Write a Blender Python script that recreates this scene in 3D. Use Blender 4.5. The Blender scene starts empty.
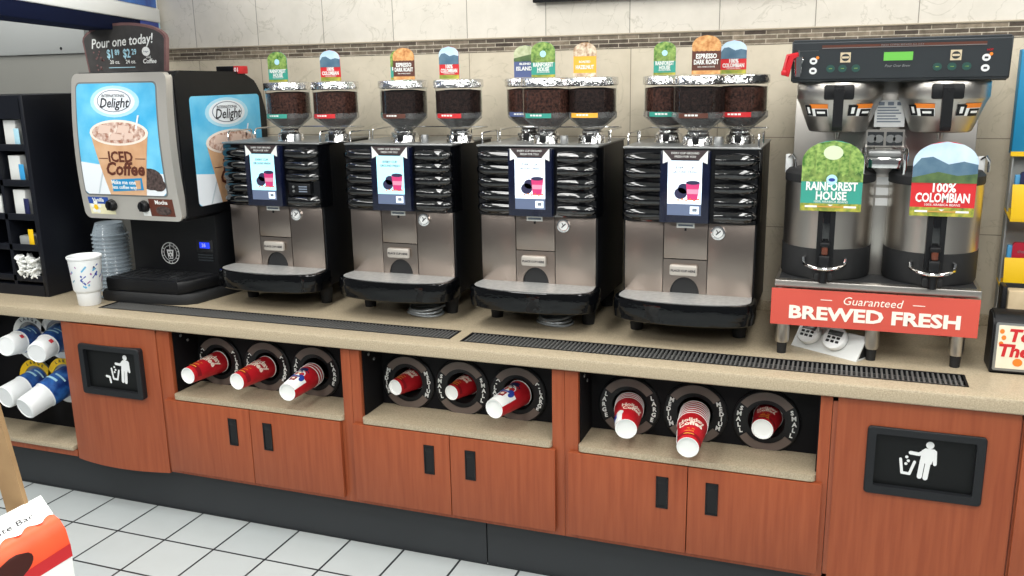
import bpy, bmesh, math, random
from mathutils import Vector, Matrix
random.seed(7)
S = bpy.context.scene
COL = S.collection
PI = math.pi

# ------------------------------------------------------------------ camera
def make_camera():
    yaw, pitch, roll = 0.3557, -0.2321, -0.0183
    cy, sy = math.cos(yaw), math.sin(yaw)
    f = Vector((-sy*math.cos(pitch), cy*math.cos(pitch), math.sin(pitch)))
    r = Vector((cy, sy, 0)); u = r.cross(f)
    c, s = math.cos(roll), math.sin(roll)
    r2 = c*r + s*u; u2 = -s*r + c*u
    cd = bpy.data.cameras.new('camera'); co = bpy.data.objects.new('camera', cd); COL.objects.link(co)
    m = Matrix((r2, u2, -f)).transposed().to_4x4(); m.translation = Vector((1.0158, -2.8108, 1.8319))
    co.matrix_world = m
    cd.sensor_width = 36; cd.sensor_fit = 'HORIZONTAL'; cd.lens = 895.99/1024*36
    cd.clip_start = 0.05
    S.camera = co
make_camera()

# ------------------------------------------------------------------ world, lamps, exposure
w = bpy.data.worlds.new('world'); S.world = w; w.use_nodes = True
w.node_tree.nodes['Background'].inputs[0].default_value = (0.93, 0.97, 1.0, 1)
w.node_tree.nodes['Background'].inputs[1].default_value = 0.18
def troffer(x, y, e, sx=0.6, sy=1.15):
    ld = bpy.data.lights.new('ceiling_lamp', 'AREA'); ld.shape = 'RECTANGLE'; ld.size = sx; ld.size_y = sy
    ld.energy = e; ld.color = (1.0, 0.985, 0.95)
    o = bpy.data.objects.new('ceiling_lamp', ld); o.location = (x, y, 2.98); COL.objects.link(o)
for x in (-2.6, -0.7, 1.2, 3.0):
    for y, e in ((-0.25, 22), (-1.7, 34), (-3.6, 40)):
        troffer(x, y, e)
S.view_settings.view_transform = 'Standard'
S.view_settings.look = 'None'
S.view_settings.gamma = 1
S.view_settings.use_curve_mapping = False
S.view_settings.exposure = 0.0

# ------------------------------------------------------------------ materials
def lin(c):
    c = c/255.0
    return c/12.92 if c <= 0.04045 else ((c+0.055)/1.055)**2.4
def rgb(r, g, b): return (lin(r), lin(g), lin(b), 1)
_mc = {}
def mat(name, col, rough=0.5, metal=0.0, spec=0.5, emit=0.0, coat=0.0, var=0.0, vscale=40, bump=0.0, bscale=60, alpha=1.0, stretch=None, col2=None):
    if name in _mc: return _mc[name]
    m = bpy.data.materials.new(name); m.use_nodes = True; nt = m.node_tree; b = nt.nodes['Principled BSDF']
    c = rgb(*col); b.inputs['Base Color'].default_value = c
    b.inputs['Roughness'].default_value = rough; b.inputs['Metallic'].default_value = metal
    b.inputs['Specular IOR Level'].default_value = spec
    b.inputs['Coat Weight'].default_value = coat; b.inputs['Coat Roughness'].default_value = 0.05
    if alpha < 1: b.inputs['Alpha'].default_value = alpha
    if emit > 0:
        b.inputs['Emission Color'].default_value = c; b.inputs['Emission Strength'].default_value = emit
    if var > 0 or bump > 0 or col2:
        tc = nt.nodes.new('ShaderNodeTexCoord'); mp = nt.nodes.new('ShaderNodeMapping'); nt.links.new(tc.outputs['Object'], mp.inputs[0])
        if stretch: mp.inputs['Scale'].default_value = stretch
    if var > 0 or col2:
        n = nt.nodes.new('ShaderNodeTexNoise'); n.inputs['Scale'].default_value = vscale; n.inputs['Detail'].default_value = 6
        nt.links.new(mp.outputs[0], n.inputs['Vector'])
        rp = nt.nodes.new('ShaderNodeValToRGB')
        rp.color_ramp.elements[0].position = 0.32; rp.color_ramp.elements[1].position = 0.68
        if col2: a, d = rgb(*col), rgb(*col2)
        else:
            a = tuple(max(0, x*(1-var)) for x in c[:3])+(1,); d = tuple(min(1, x*(1+var)) for x in c[:3])+(1,)
        rp.color_ramp.elements[0].color = a; rp.color_ramp.elements[1].color = d
        nt.links.new(n.outputs['Fac'], rp.inputs[0]); nt.links.new(rp.outputs[0], b.inputs['Base Color'])
        if emit > 0: nt.links.new(rp.outputs[0], b.inputs['Emission Color'])
    if bump > 0:
        n2 = nt.nodes.new('ShaderNodeTexNoise'); n2.inputs['Scale'].default_value = bscale; n2.inputs['Detail'].default_value = 3
        nt.links.new(mp.outputs[0], n2.inputs['Vector'])
        bp = nt.nodes.new('ShaderNodeBump'); bp.inputs['Strength'].default_value = bump; bp.inputs['Distance'].default_value = 0.01
        nt.links.new(n2.outputs['Fac'], bp.inputs['Height']); nt.links.new(bp.outputs[0], b.inputs['Normal'])
    _mc[name] = m
    return m

def tile_mat(name, bw, bh, x0, y0, axes, c1, c2, grout, msize, rough, offset=0.0, var=0.1, vscale=9, vein=None, spec=0.5):
    m = bpy.data.materials.new(name); m.use_nodes = True; nt = m.node_tree; b = nt.nodes['Principled BSDF']
    tc = nt.nodes.new('ShaderNodeTexCoord'); sp = nt.nodes.new('ShaderNodeSeparateXYZ'); cb = nt.nodes.new('ShaderNodeCombineXYZ')
    nt.links.new(tc.outputs['Object'], sp.inputs[0])
    for i, (ax, off) in enumerate(zip(axes, (x0, y0))):
        s = nt.nodes.new('ShaderNodeMath'); s.operation = 'SUBTRACT'; s.inputs[1].default_value = off
        nt.links.new(sp.outputs[ax], s.inputs[0]); nt.links.new(s.outputs[0], cb.inputs[i])
    br = nt.nodes.new('ShaderNodeTexBrick'); br.offset = offset; br.squash = 1
    br.inputs['Scale'].default_value = 1; br.inputs['Brick Width'].default_value = bw; br.inputs['Row Height'].default_value = bh
    br.inputs['Mortar Size'].default_value = msize; br.inputs['Mortar Smooth'].default_value = 0.15; br.inputs['Bias'].default_value = 0
    br.inputs['Color1'].default_value = rgb(*c1); br.inputs['Color2'].default_value = rgb(*c2); br.inputs['Mortar'].default_value = rgb(*grout)
    nt.links.new(cb.outputs[0], br.inputs['Vector'])
    n = nt.nodes.new('ShaderNodeTexNoise'); n.inputs['Scale'].default_value = vscale; n.inputs['Detail'].default_value = 8; n.inputs['Roughness'].default_value = 0.65
    nt.links.new(tc.outputs['Object'], n.inputs['Vector'])
    rp = nt.nodes.new('ShaderNodeValToRGB'); rp.color_ramp.elements[0].position = 0.3; rp.color_ramp.elements[1].position = 0.7
    rp.color_ramp.elements[0].color = (1-var, 1-var, 1-var*1.1, 1); rp.color_ramp.elements[1].color = (1, 1, 1, 1)
    nt.links.new(n.outputs['Fac'], rp.inputs[0])
    mx = nt.nodes.new('ShaderNodeMix'); mx.data_type = 'RGBA'; mx.blend_type = 'MULTIPLY'; mx.inputs[0].default_value = 1
    nt.links.new(br.outputs['Color'], mx.inputs[6]); nt.links.new(rp.outputs[0], mx.inputs[7])
    out = mx.outputs[2]
    if vein:
        vn = nt.nodes.new('ShaderNodeTexNoise'); vn.inputs['Scale'].default_value = 5; vn.inputs['Detail'].default_value = 5; vn.inputs['Distortion'].default_value = 1.5
        nt.links.new(tc.outputs['Object'], vn.inputs['Vector'])
        r2 = nt.nodes.new('ShaderNodeValToRGB'); e = r2.color_ramp.elements
        e[0].position = 0.49; e[0].color = (1, 1, 1, 1); e[1].position = 0.51; e[1].color = (1, 1, 1, 1)
        k = e.new(0.5); k.color = (vein, vein, vein*0.97, 1)
        nt.links.new(vn.outputs['Fac'], r2.inputs[0])
        m2 = nt.nodes.new('ShaderNodeMix'); m2.data_type = 'RGBA'; m2.blend_type = 'MULTIPLY'; m2.inputs[0].default_value = 1
        nt.links.new(out, m2.inputs[6]); nt.links.new(r2.outputs[0], m2.inputs[7]); out = m2.outputs[2]
    nt.links.new(out, b.inputs['Base Color'])
    bp = nt.nodes.new('ShaderNodeBump'); bp.inputs['Strength'].default_value = 0.4; bp.inputs['Distance'].default_value = 0.003; bp.invert = True
    nt.links.new(br.outputs['Fac'], bp.inputs['Height']); nt.links.new(bp.outputs[0], b.inputs['Normal'])
    b.inputs['Roughness'].default_value = rough; b.inputs['Specular IOR Level'].default_value = spec
    return m

def thin_glass(name, tint=(235, 240, 240), op=0.12, rough=0.05):
    if name in _mc: return _mc[name]
    m = bpy.data.materials.new(name); m.use_nodes = True; nt = m.node_tree
    b = nt.nodes['Principled BSDF']; b.inputs['Base Color'].default_value = rgb(*tint); b.inputs['Roughness'].default_value = rough
    if op < 0.1:
        b = nt.nodes.new('ShaderNodeBsdfGlossy'); b.inputs['Color'].default_value = rgb(*tint); b.inputs['Roughness'].default_value = rough
    tr = nt.nodes.new('ShaderNodeBsdfTransparent'); mx = nt.nodes.new('ShaderNodeMixShader'); fc = nt.nodes.new('ShaderNodeLayerWeight')
    fr = nt.nodes.new('ShaderNodeMath'); fr.operation = 'POWER'; fr.inputs[1].default_value = 4.0; nt.links.new(fc.outputs['Facing'], fr.inputs[0])
    ad = nt.nodes.new('ShaderNodeMath'); ad.operation = 'ADD'; ad.inputs[1].default_value = op; ad.use_clamp = True
    nt.links.new(fr.outputs[0], ad.inputs[0]); nt.links.new(ad.outputs[0], mx.inputs[0])
    nt.links.new(tr.outputs[0], mx.inputs[1]); nt.links.new(b.outputs[0], mx.inputs[2])
    nt.links.new(mx.outputs[0], nt.nodes['Material Output'].inputs[0])
    _mc[name] = m
    return m

WOOD = mat('cherry_wood', (139, 67, 38), 0.42, col2=(153, 79, 47), vscale=5, stretch=(14, 14, 0.8), spec=0.4)
WOODD = mat('cherry_wood_edge', (128, 62, 38), 0.45, col2=(150, 80, 50), vscale=5, stretch=(14, 14, 0.8))
STONE = mat('speckled_solid_surface', (151, 138, 115), 0.38, col2=(184, 170, 145), vscale=230)
BLK = mat('satin_black', (14, 15, 18), 0.42, spec=0.35)
BLKM = mat('matte_black', (26, 27, 29), 0.65)
NAVY = mat('black_navy_plastic', (13, 16, 25), 0.45, spec=0.35)
BAYBLK = mat('black_laminate', (14, 14, 17), 0.65, spec=0.2)
GLOSS = mat('piano_black', (7, 8, 11), 0.06, spec=0.9)
GLOSSW = mat('wavy_gloss_black', (10, 11, 14), 0.06, spec=1.0, bump=0.4, bscale=11, stretch=(0.6, 0.6, 2.6))
TOEM = mat('black_toe_kick', (44, 47, 50), 0.6)
STEEL = mat('brushed_steel', (158, 146, 138), 0.28, 1.0, bump=0.03, bscale=20, stretch=(1, 1, 40))
STEELH = mat('brushed_steel_horizontal', (190, 186, 180), 0.34, 1.0)
CHROME = mat('chrome', (225, 225, 225), 0.1, 1.0)
CHROMEB = mat('beaten_chrome', (225, 225, 225), 0.12, 1.0, bump=0.7, bscale=45)
GREYM = mat('grey_metal', (150, 152, 152), 0.4, 0.7)
TRAYTOP = mat('bright_tray_steel', (190, 190, 188), 0.4, 0.5, var=0.12, vscale=60)
WHITE = mat('white_card', (238, 240, 238), 0.6)
WHITEP = mat('white_paper', (235, 237, 234), 0.7)
OFFW = mat('foam_white', (228, 231, 232), 0.7)
RED = mat('cup_red', (172, 18, 30), 0.45, col2=(190, 28, 38), vscale=30)
DRED = mat('cup_dark_red', (130, 12, 24), 0.45)
CREAM = mat('cream_ink', (238, 222, 205), 0.6)
BROWNR = mat('ring_brown', (104, 92, 85), 0.55)
BLUEI = mat('ink_blue', (38, 62, 150), 0.5)
NAVYI = mat('ink_navy', (28, 34, 78), 0.5)
CUPBLUE = mat('cup_blue', (12, 44, 112), 0.4, col2=(52, 110, 186), vscale=26)
YEL = mat('yellow_plastic', (246, 200, 20), 0.45)
TEAL = mat('teal_blue_card', (12, 132, 178), 0.5)
TEALS = mat('sign_teal', (52, 150, 134), 0.5)
REDS = mat('sign_red', (200, 36, 42), 0.5)
CORAL = mat('coral_red', (204, 82, 68), 0.5)
BRNS = mat('sign_brown', (88, 48, 36), 0.5)
ORNS = mat('sign_orange', (245, 178, 60), 0.5)
BLUS = mat('sign_slate_blue', (78, 92, 138), 0.5)
LEAF = mat('printed_leaves', (52, 104, 32), 0.5, col2=(158, 186, 100), vscale=75)
LEAFD = mat('printed_leaves_dark', (46, 86, 36), 0.5, col2=(150, 175, 90), vscale=38)
GRASS = mat('printed_grass', (70, 110, 40), 0.5, col2=(190, 180, 70), vscale=45)
SKYP = mat('printed_sky', (168, 200, 226), 0.5, col2=(205, 222, 236), vscale=12)
MTN = mat('printed_mountain', (64, 96, 122), 0.5, col2=(92, 122, 140), vscale=22)
MTNG = mat('printed_green_hill', (52, 78, 52), 0.5, col2=(92, 116, 66), vscale=26)
NUTS = mat('printed_nuts', (150, 104, 66), 0.5, col2=(240, 228, 205), vscale=60)
CRISP = mat('printed_roast', (176, 112, 58), 0.5, col2=(226, 176, 116), vscale=70)
BEANS = mat('coffee_beans', (14, 8, 7), 0.7, col2=(84, 52, 42), vscale=110, bump=0.5, bscale=170, spec=0.15)
BEANSD = mat('dark_coffee_beans', (8, 6, 6), 0.7, col2=(50, 34, 30), vscale=110, bump=0.5, bscale=170, spec=0.15)
GLASS = thin_glass('clear_plastic', op=0.05)
FUNNEL = thin_glass('smoky_clear_plastic', (150, 152, 152), 0.30, 0.08)
CLEARB = thin_glass('pale_clear_cup', (186, 200, 210), 0.30, 0.12)
SCRB = mat('screen_aqua', (170, 228, 240), 0.3, emit=0.75)
SCRW = mat('screen_white', (226, 238, 250), 0.3, emit=0.85)
SCRG = mat('screen_bar', (92, 104, 130), 0.3, emit=0.35)
LCDG = mat('green_lcd', (104, 178, 78), 0.3, emit=0.2)
LCDB = mat('blue_lcd', (30, 60, 230), 0.3, emit=0.9)
INKD = mat('dark_ink', (40, 40, 48), 0.5)
INKGREY = mat('grey_ink', (120, 130, 145), 0.5)
PINK = mat('pink_cup_print', (196, 52, 110), 0.5, emit=0.25)
PLUM = mat('dark_basket_print', (44, 44, 78), 0.5)
POSTER = mat('poster_blue', (70, 176, 224), 0.35, col2=(120, 204, 238), vscale=9)
POSTERW = mat('poster_white', (232, 238, 244), 0.4)
POSTERG = mat('poster_glow', (176, 222, 242), 0.4)
COFT = mat('iced_coffee_tan', (200, 152, 112), 0.4, col2=(218, 178, 142), vscale=12)
COFI = mat('iced_coffee_ice', (150, 92, 66), 0.3, col2=(236, 216, 204), vscale=60)
COFB = mat('coffee_brown', (92, 44, 30), 0.5)
COFBEAN = mat('printed_beans', (40, 30, 30), 0.5, col2=(96, 80, 76), vscale=90)
PALEB = mat('pale_blue_ink', (176, 220, 236), 0.5)
CHALK = mat('chalkboard', (56, 54, 54), 0.7, col2=(66, 64, 63), vscale=30)
CHALKF = mat('burgundy_frame', (104, 74, 74), 0.5, col2=(124, 92, 90), vscale=20)
KRAFT = mat('kraft_card', (142, 112, 76), 0.7, col2=(156, 126, 88), vscale=12)
KRAFTN = mat('kraft_napkins', (190, 170, 136), 0.8, col2=(206, 186, 152), vscale=20)
ORANGE = mat('orange_red_card', (238, 78, 42), 0.45, col2=(246, 96, 56), vscale=8)
GREYP = mat('grey_sheet_steel', (160, 163, 162), 0.45)
GREYPD = mat('dark_grey_sheet_steel', (128, 128, 123), 0.5)
HEADBLUE = mat('lightbox_picture', (20, 60, 150), 0.4, col2=(60, 130, 215), vscale=7)
DKGREY = mat('control_grey', (40, 45, 49), 0.45)
BTN = mat('green_button', (42, 78, 72), 0.4)
PLASW = mat('white_plastic', (226, 228, 228), 0.4)
RUBBER = mat('rubber', (20, 20, 21), 0.7)
REDP = mat('red_plastic', (186, 22, 34), 0.35)
WARN = mat('warning_orange', (232, 130, 40), 0.5)
NOTE = mat('menu_card', (232, 222, 196), 0.6, col2=(240, 232, 212), vscale=14)

# ------------------------------------------------------------------ mesh builder
class MB:
    def __init__(self): self.bm = bmesh.new(); self.mats = []; self.mi = 0; self.xf = None
    def use(self, m):
        if m not in self.mats: self.mats.append(m)
        self.mi = self.mats.index(m); return self
    def _v(self, p):
        p = Vector(p)
        if self.xf is not None: p = self.xf(p) if callable(self.xf) else self.xf @ p
        return self.bm.verts.new(p)
    def face(self, pts):
        try:
            f = self.bm.faces.new([self._v(p) for p in pts]); f.material_index = self.mi
        except ValueError: pass
        return self
    def raw(self, verts, faces):
        vs = [self._v(v) for v in verts]
        for f in faces:
            try:
                q = self.bm.faces.new([vs[i] for i in f]); q.material_index = self.mi
            except ValueError: pass
        return self
    def box(self, x0, y0, z0, x1, y1, z1, bev=0.0, seg=2):
        if x0 > x1: x0, x1 = x1, x0
        if y0 > y1: y0, y1 = y1, y0
        if z0 > z1: z0, z1 = z1, z0
        t = bmesh.new(); bmesh.ops.create_cube(t, size=1)
        for v in t.verts: v.co = Vector(((x0+x1)/2+v.co.x*(x1-x0), (y0+y1)/2+v.co.y*(y1-y0), (z0+z1)/2+v.co.z*(z1-z0)))
        if bev > 0:
            bev = min(bev, 0.49*min(x1-x0, y1-y0, z1-z0))
            bmesh.ops.bevel(t, geom=list(t.edges), offset=bev, segments=seg, affect='EDGES', profile=0.5)
        t.verts.index_update()
        self.raw([v.co.copy() for v in t.verts], [[v.index for v in f.verts] for f in t.faces]); t.free()
        return self
    def lathe(self, prof, c=(0, 0, 0), ax=(0, 0, 1), seg=24, sx=1.0, sy=1.0):
        ax = Vector(ax).normalized(); c = Vector(c)
        u = ax.orthogonal().normalized() if abs(ax.z) < 0.999 else Vector((1, 0, 0)); v = ax.cross(u)
        vs = []; fs = []; rows = []
        for r, h in prof:
            if r < 1e-6: rows.append([len(vs)]); vs.append(c+ax*h)
            else:
                rows.append(list(range(len(vs), len(vs)+seg)))
                for k in range(seg):
                    a = 2*PI*k/seg; vs.append(c+ax*h+u*(r*sx*math.cos(a))+v*(r*sy*math.sin(a)))
        for a, b in zip(rows, rows[1:]):
            if len(a) == 1 and len(b) == 1: continue
            for k in range(seg):
                k2 = (k+1) % seg
                if len(a) == 1: fs.append([a[0], b[k], b[k2]])
                elif len(b) == 1: fs.append([a[k2], a[k], b[0]])
                else: fs.append([a[k], b[k], b[k2], a[k2]][::-1])
        return self.raw(vs, fs)
    def cyl(self, p0, p1, r0, r1=None, seg=16):
        p0, p1 = Vector(p0), Vector(p1); r1 = r0 if r1 is None else r1; L = (p1-p0).length
        return self.lathe([(0, 0), (r0, 0), (r1, L), (0, L)], p0, (p1-p0), seg)
    def tube(self, pts, r, seg=8, closed=False, radii=None, flat=None):
        pts = [Vector(p) for p in pts]; n = len(pts); vs = []; fs = []; up = None
        for i, p in enumerate(pts):
            if closed: t = (pts[(i+1) % n]-pts[i-1])
            else: t = pts[min(i+1, n-1)]-pts[max(i-1, 0)]
            t.normalize()
            if up is None:
                up = Vector((0, 0, 1)) if abs(t.z) < 0.9 else Vector((1, 0, 0))
            u = up-t*up.dot(t)
            if u.length < 1e-5: u = t.orthogonal()
            u.normalize(); up = u; v = t.cross(u); rr = radii[i] if radii else r
            fl = flat or (1, 1)
            for k in range(seg):
                a = 2*PI*k/seg; vs.append(p+u*(rr*fl[0]*math.cos(a))+v*(rr*fl[1]*math.sin(a)))
        m = n if closed else n-1
        for i in range(m):
            j = (i+1) % n
            for k in range(seg):
                k2 = (k+1) % seg; fs.append([i*seg+k, i*seg+k2, j*seg+k2, j*seg+k])
        if not closed: fs.append(list(range(seg))[::-1]); fs.append([(n-1)*seg+k for k in range(seg)])
        return self.raw(vs, fs)
    def prism(self, poly, d0, d1, plane='xz'):
        # poly in 2D; extruded along the remaining axis from d0 to d1
        def P(a, b, d): return {'xz': (a, d, b), 'xy': (a, b, d), 'yz': (d, a, b)}[plane]
        n = len(poly); vs = [P(a, b, d0) for a, b in poly]+[P(a, b, d1) for a, b in poly]
        fs = [list(range(n)), list(range(n, 2*n))[::-1]]+[[i, i+n, (i+1) % n+n, (i+1) % n] for i in range(n)]
        return self.raw(vs, fs)
    # flat artwork: 2D coordinates (a right, b up) with a small lift towards -Y
    def art(self, poly, lift=0.0, th=0.0004, y=0.0):
        return self.prism(poly, y-lift-th, y-lift, 'xz')
    def text(self, s, size, at=(0, 0), lift=0.001, align='CENTER', bold=0.0, shear=0.0, sx=1.0, rot=0.0, th=0.0005, y=0.0, fn=None, space=1.0):
        vs, fs = text_geo(s, align, bold, shear, space)
        c, sn = math.cos(rot), math.sin(rot); out = []
        for a, b, d in vs:
            a, b = a*size*sx, b*size
            a, b = a*c-b*sn+at[0], a*sn+b*c+at[1]
            p = (a, y-lift-th*d, b)
            out.append(fn(p) if fn else p)
        return self.raw(out, fs)
    def build(self, name, m=None, parent=None, smooth=35, kind=None):
        bmesh.ops.recalc_face_normals(self.bm, faces=self.bm.faces)
        me = bpy.data.meshes.new(name); self.bm.to_mesh(me); self.bm.free()
        for x in ([m] if m is not None and not self.mats else self.mats): me.materials.append(x)
        for p in me.polygons: p.use_smooth = True
        me.set_sharp_from_angle(angle=math.radians(smooth))
        o = bpy.data.objects.new(name, me); COL.objects.link(o)
        if parent is not None: o.parent = parent
        if kind: o['kind'] = kind
        return o
_tg = {}
def text_geo(s, align, bold, shear, space):
    k = (s, align, bold, shear, space)
    if k in _tg: return _tg[k]
    cu = bpy.data.curves.new('lettering', 'FONT'); cu.body = s; cu.size = 1; cu.align_x = align; cu.align_y = 'CENTER'
    cu.offset = bold; cu.shear = shear; cu.resolution_u = 2; cu.space_character = space; cu.extrude = 0.5
    o = bpy.data.objects.new('lettering', cu); me = o.to_mesh()
    vs = [(v.co.x, v.co.y, v.co.z+0.5) for v in me.vertices]; fs = [list(p.vertices) for p in me.polygons]
    o.to_mesh_clear(); bpy.data.objects.remove(o); bpy.data.curves.remove(cu)
    _tg[k] = (vs, fs)
    return _tg[k]

def tag(o, label, cat, group=None):
    o['label'] = label; o['category'] = cat
    if group: o['group'] = group
    return o
def thing(name, loc, label, cat, group=None, rz=0.0):
    o = bpy.data.objects.new(name, None); o.empty_display_size = 0.05; COL.objects.link(o); o.location = loc; o.rotation_euler = (0, 0, rz)
    return tag(o, label, cat, group)
def ellipse(cx, cy, a, b, n=28, a0=0, a1=2*PI): 
    return [(cx+a*math.cos(a0+(a1-a0)*k/n), cy+b*math.sin(a0+(a1-a0)*k/n)) for k in range(n if abs(a1-a0-2*PI) < 1e-6 else n+1)]
def rect(x0, y0, x1, y1): return [(x0, y0), (x1, y0), (x1, y1), (x0, y1)]
def rrect(x0, y0, x1, y1, r, n=5):
    out = []
    for cx, cy, a in ((x1-r, y0+r, -PI/2), (x1-r, y1-r, 0), (x0+r, y1-r, PI/2), (x0+r, y0+r, PI)):
        out += [(cx+r*math.cos(a+PI/2*k/n), cy+r*math.sin(a+PI/2*k/n)) for k in range(n+1)]
    return out
def stroke(pts, wd, n=6):
    # capsule-like outline pieces: list of convex polygons for a thick polyline
    out = []
    for (x0, y0), (x1, y1) in zip(pts, pts[1:]):
        a = math.atan2(y1-y0, x1-x0); r = wd/2
        poly = [(x1+r*math.cos(a-PI/2+PI*k/n), y1+r*math.sin(a-PI/2+PI*k/n)) for k in range(n+1)]
        poly += [(x0+r*math.cos(a+PI/2+PI*k/n), y0+r*math.sin(a+PI/2+PI*k/n)) for k in range(n+1)]
        out.append(poly)
    return out

ZC = 0.889      # counter top
# ------------------------------------------------------------------ setting
def setting():
    T = 0.244
    fl = tile_mat('floor_tile', T, T, -2.4874, -0.1685, ('X', 'Y'), (178, 185, 186), (186, 192, 192), (34, 38, 41), 0.0048, 0.35, var=0.05, vscale=6)
    MB().box(-5, -6, -0.1, 5, 1.0, 0).build('floor', fl, kind='structure')
    X0, TW = -1.9374, 0.3525
    up = tile_mat('wall_tile', TW, 0.46, X0, 1.99, ('X', 'Z'), (218, 212, 200), (224, 218, 207), (146, 140, 130), 0.0018, 0.35, var=0.12, vein=0.82)
    lo = tile_mat('wall_tile_shaded', TW, 0.351, X0+0.006, 1.933, ('X', 'Z'), (211, 200, 179), (216, 206, 186), (154, 142, 125), 0.0018, 0.35, var=0.14, vein=0.85)  # same tile as above the band; its shade is put into darker, tanner colours
    bd = tile_mat('mosaic_band', 0.082, 0.0165, 0.01, 1.9365, ('X', 'Z'), (78, 67, 59), (158, 144, 126), (205, 195, 178), 0.0016, 0.3, offset=0.5, var=0.5, vscale=45)
    edge = mat('pencil_liner', (168, 156, 136), 0.4)
    m = MB()
    m.use(lo).box(-3.6, 0.8525, 0, 4, 0.95, 1.933)
    m.use(bd).box(-3.6, 0.8505, 1.933, 4, 0.95, 1.988)
    m.use(edge).box(-3.6, 0.846, 1.986, 4, 0.95, 1.9925, 0.002)
    m.use(up).box(-3.6, 0.8525, 1.9925, 4, 0.95, 3.0)
    m.build('wall_back', kind='structure')
    MB().box(-5, -6, 3.0, 5, 1.0, 3.1).build('ceiling', mat('ceiling_white', (225, 226, 224), 0.9), kind='structure')
    k = MB(); k.box(-2.95, 0.08, 0, -0.182, 0.1, 0.203); k.box(-0.177, 0.08, 0, 2.3, 0.1, 0.203)
    k.build('baseboard_front', TOEM, kind='structure')
setting()

# ------------------------------------------------------------------ worktop and drain grates
G1 = (-1.976, -0.313, 0.092, 0.208); G2 = (-0.267, 1.416, 0.078, 0.200)
def worktop():
    t = thing('countertop', (0, 0, ZC-0.046), 'long beige speckled worktop carrying the coffee machines above the wooden cabinets', 'countertop')
    m = MB(); z0, z1 = 0, 0.046; L, R, B = -3.0, 2.3, 0.85
    # front strip with a rounded nose, extruded in x
    nose = [(0.078, z0), (0.004, z0), (0, z0+0.004), (0, z1-0.010), (0.003, z1-0.003), (0.010, z1), (0.078, z1)]
    m.prism(nose, L, R, 'yz')
    m.box(L, 0.078, z0, G1[0], 0.21, z1); m.box(G1[1], 0.078, z0, G2[0], 0.21, z1); m.box(G2[1], 0.078, z0, R, 0.21, z1)
    m.box(G1[0], 0.078, z0, G1[1], G1[2], z1); m.box(G1[0], G1[3], z0, G1[1], 0.21, z1)
    m.box(G2[0], 0.078, z0, G2[1], G2[2], z1); m.box(G2[0], G2[3], z0, G2[1], 0.21, z1)
    m.box(L, 0.21, z0, R, B, z1)
    m.build('slab', STONE, t)
    MB().box(L, 0.836, z1, R, 0.852, z1+0.042, 0.003).build('backsplash', STONE, t)
    for (x0, x1, y0, y1), lb in ((G1, 'black slotted drain grate set in worktop below the iced coffee dispenser and left machines'),
                                 (G2, 'black slotted drain grate set in worktop below the right machines and twin brewer')):
        g = thing('drain_grate', ((x0+x1)/2, (y0+y1)/2, ZC-0.03), lb, 'drain grate', 'drain grates in the worktop')
        hx, hy = (x1-x0)/2-0.0005, (y1-y0)/2-0.0005
        p = MB(); p.box(-hx, -hy, -0.012, hx, hy, -0.008)
        for s in (-1, 1):
            p.box(-hx, s*hy, -0.008, hx, s*(hy-0.003), 0.028); p.box(s*hx, -hy, -0.008, s*(hx-0.003), hy, 0.028)
        p.build('pan', BLKM, g)
        f = MB()
        for s in (-1, 1):
            f.box(-hx, s*hy, 0.027, hx, s*(hy-0.007), 0.0315, 0.001); f.box(s*hx, -hy, 0.027, s*(hx-0.007), hy, 0.0315, 0.001)
        f.build('frame', BLK, g)
        sl = MB(); n = int(2*hx/0.0152)
        for i in range(n):
            x = -hx+0.009+(2*hx-0.018)*(i+0.5)/n
            sl.box(x-0.0034, -hy+0.006, 0.020, x+0.0034, hy-0.006, 0.030, 0.0015)
        for yy in (-0.02, 0.02): sl.box(-hx+0.006, yy-0.002, 0.012, hx-0.006, yy+0.002, 0.022)
        sl.build('slats', mat('grate_bar', (120, 120, 118), 0.4, 0.5), g)
worktop()

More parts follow.
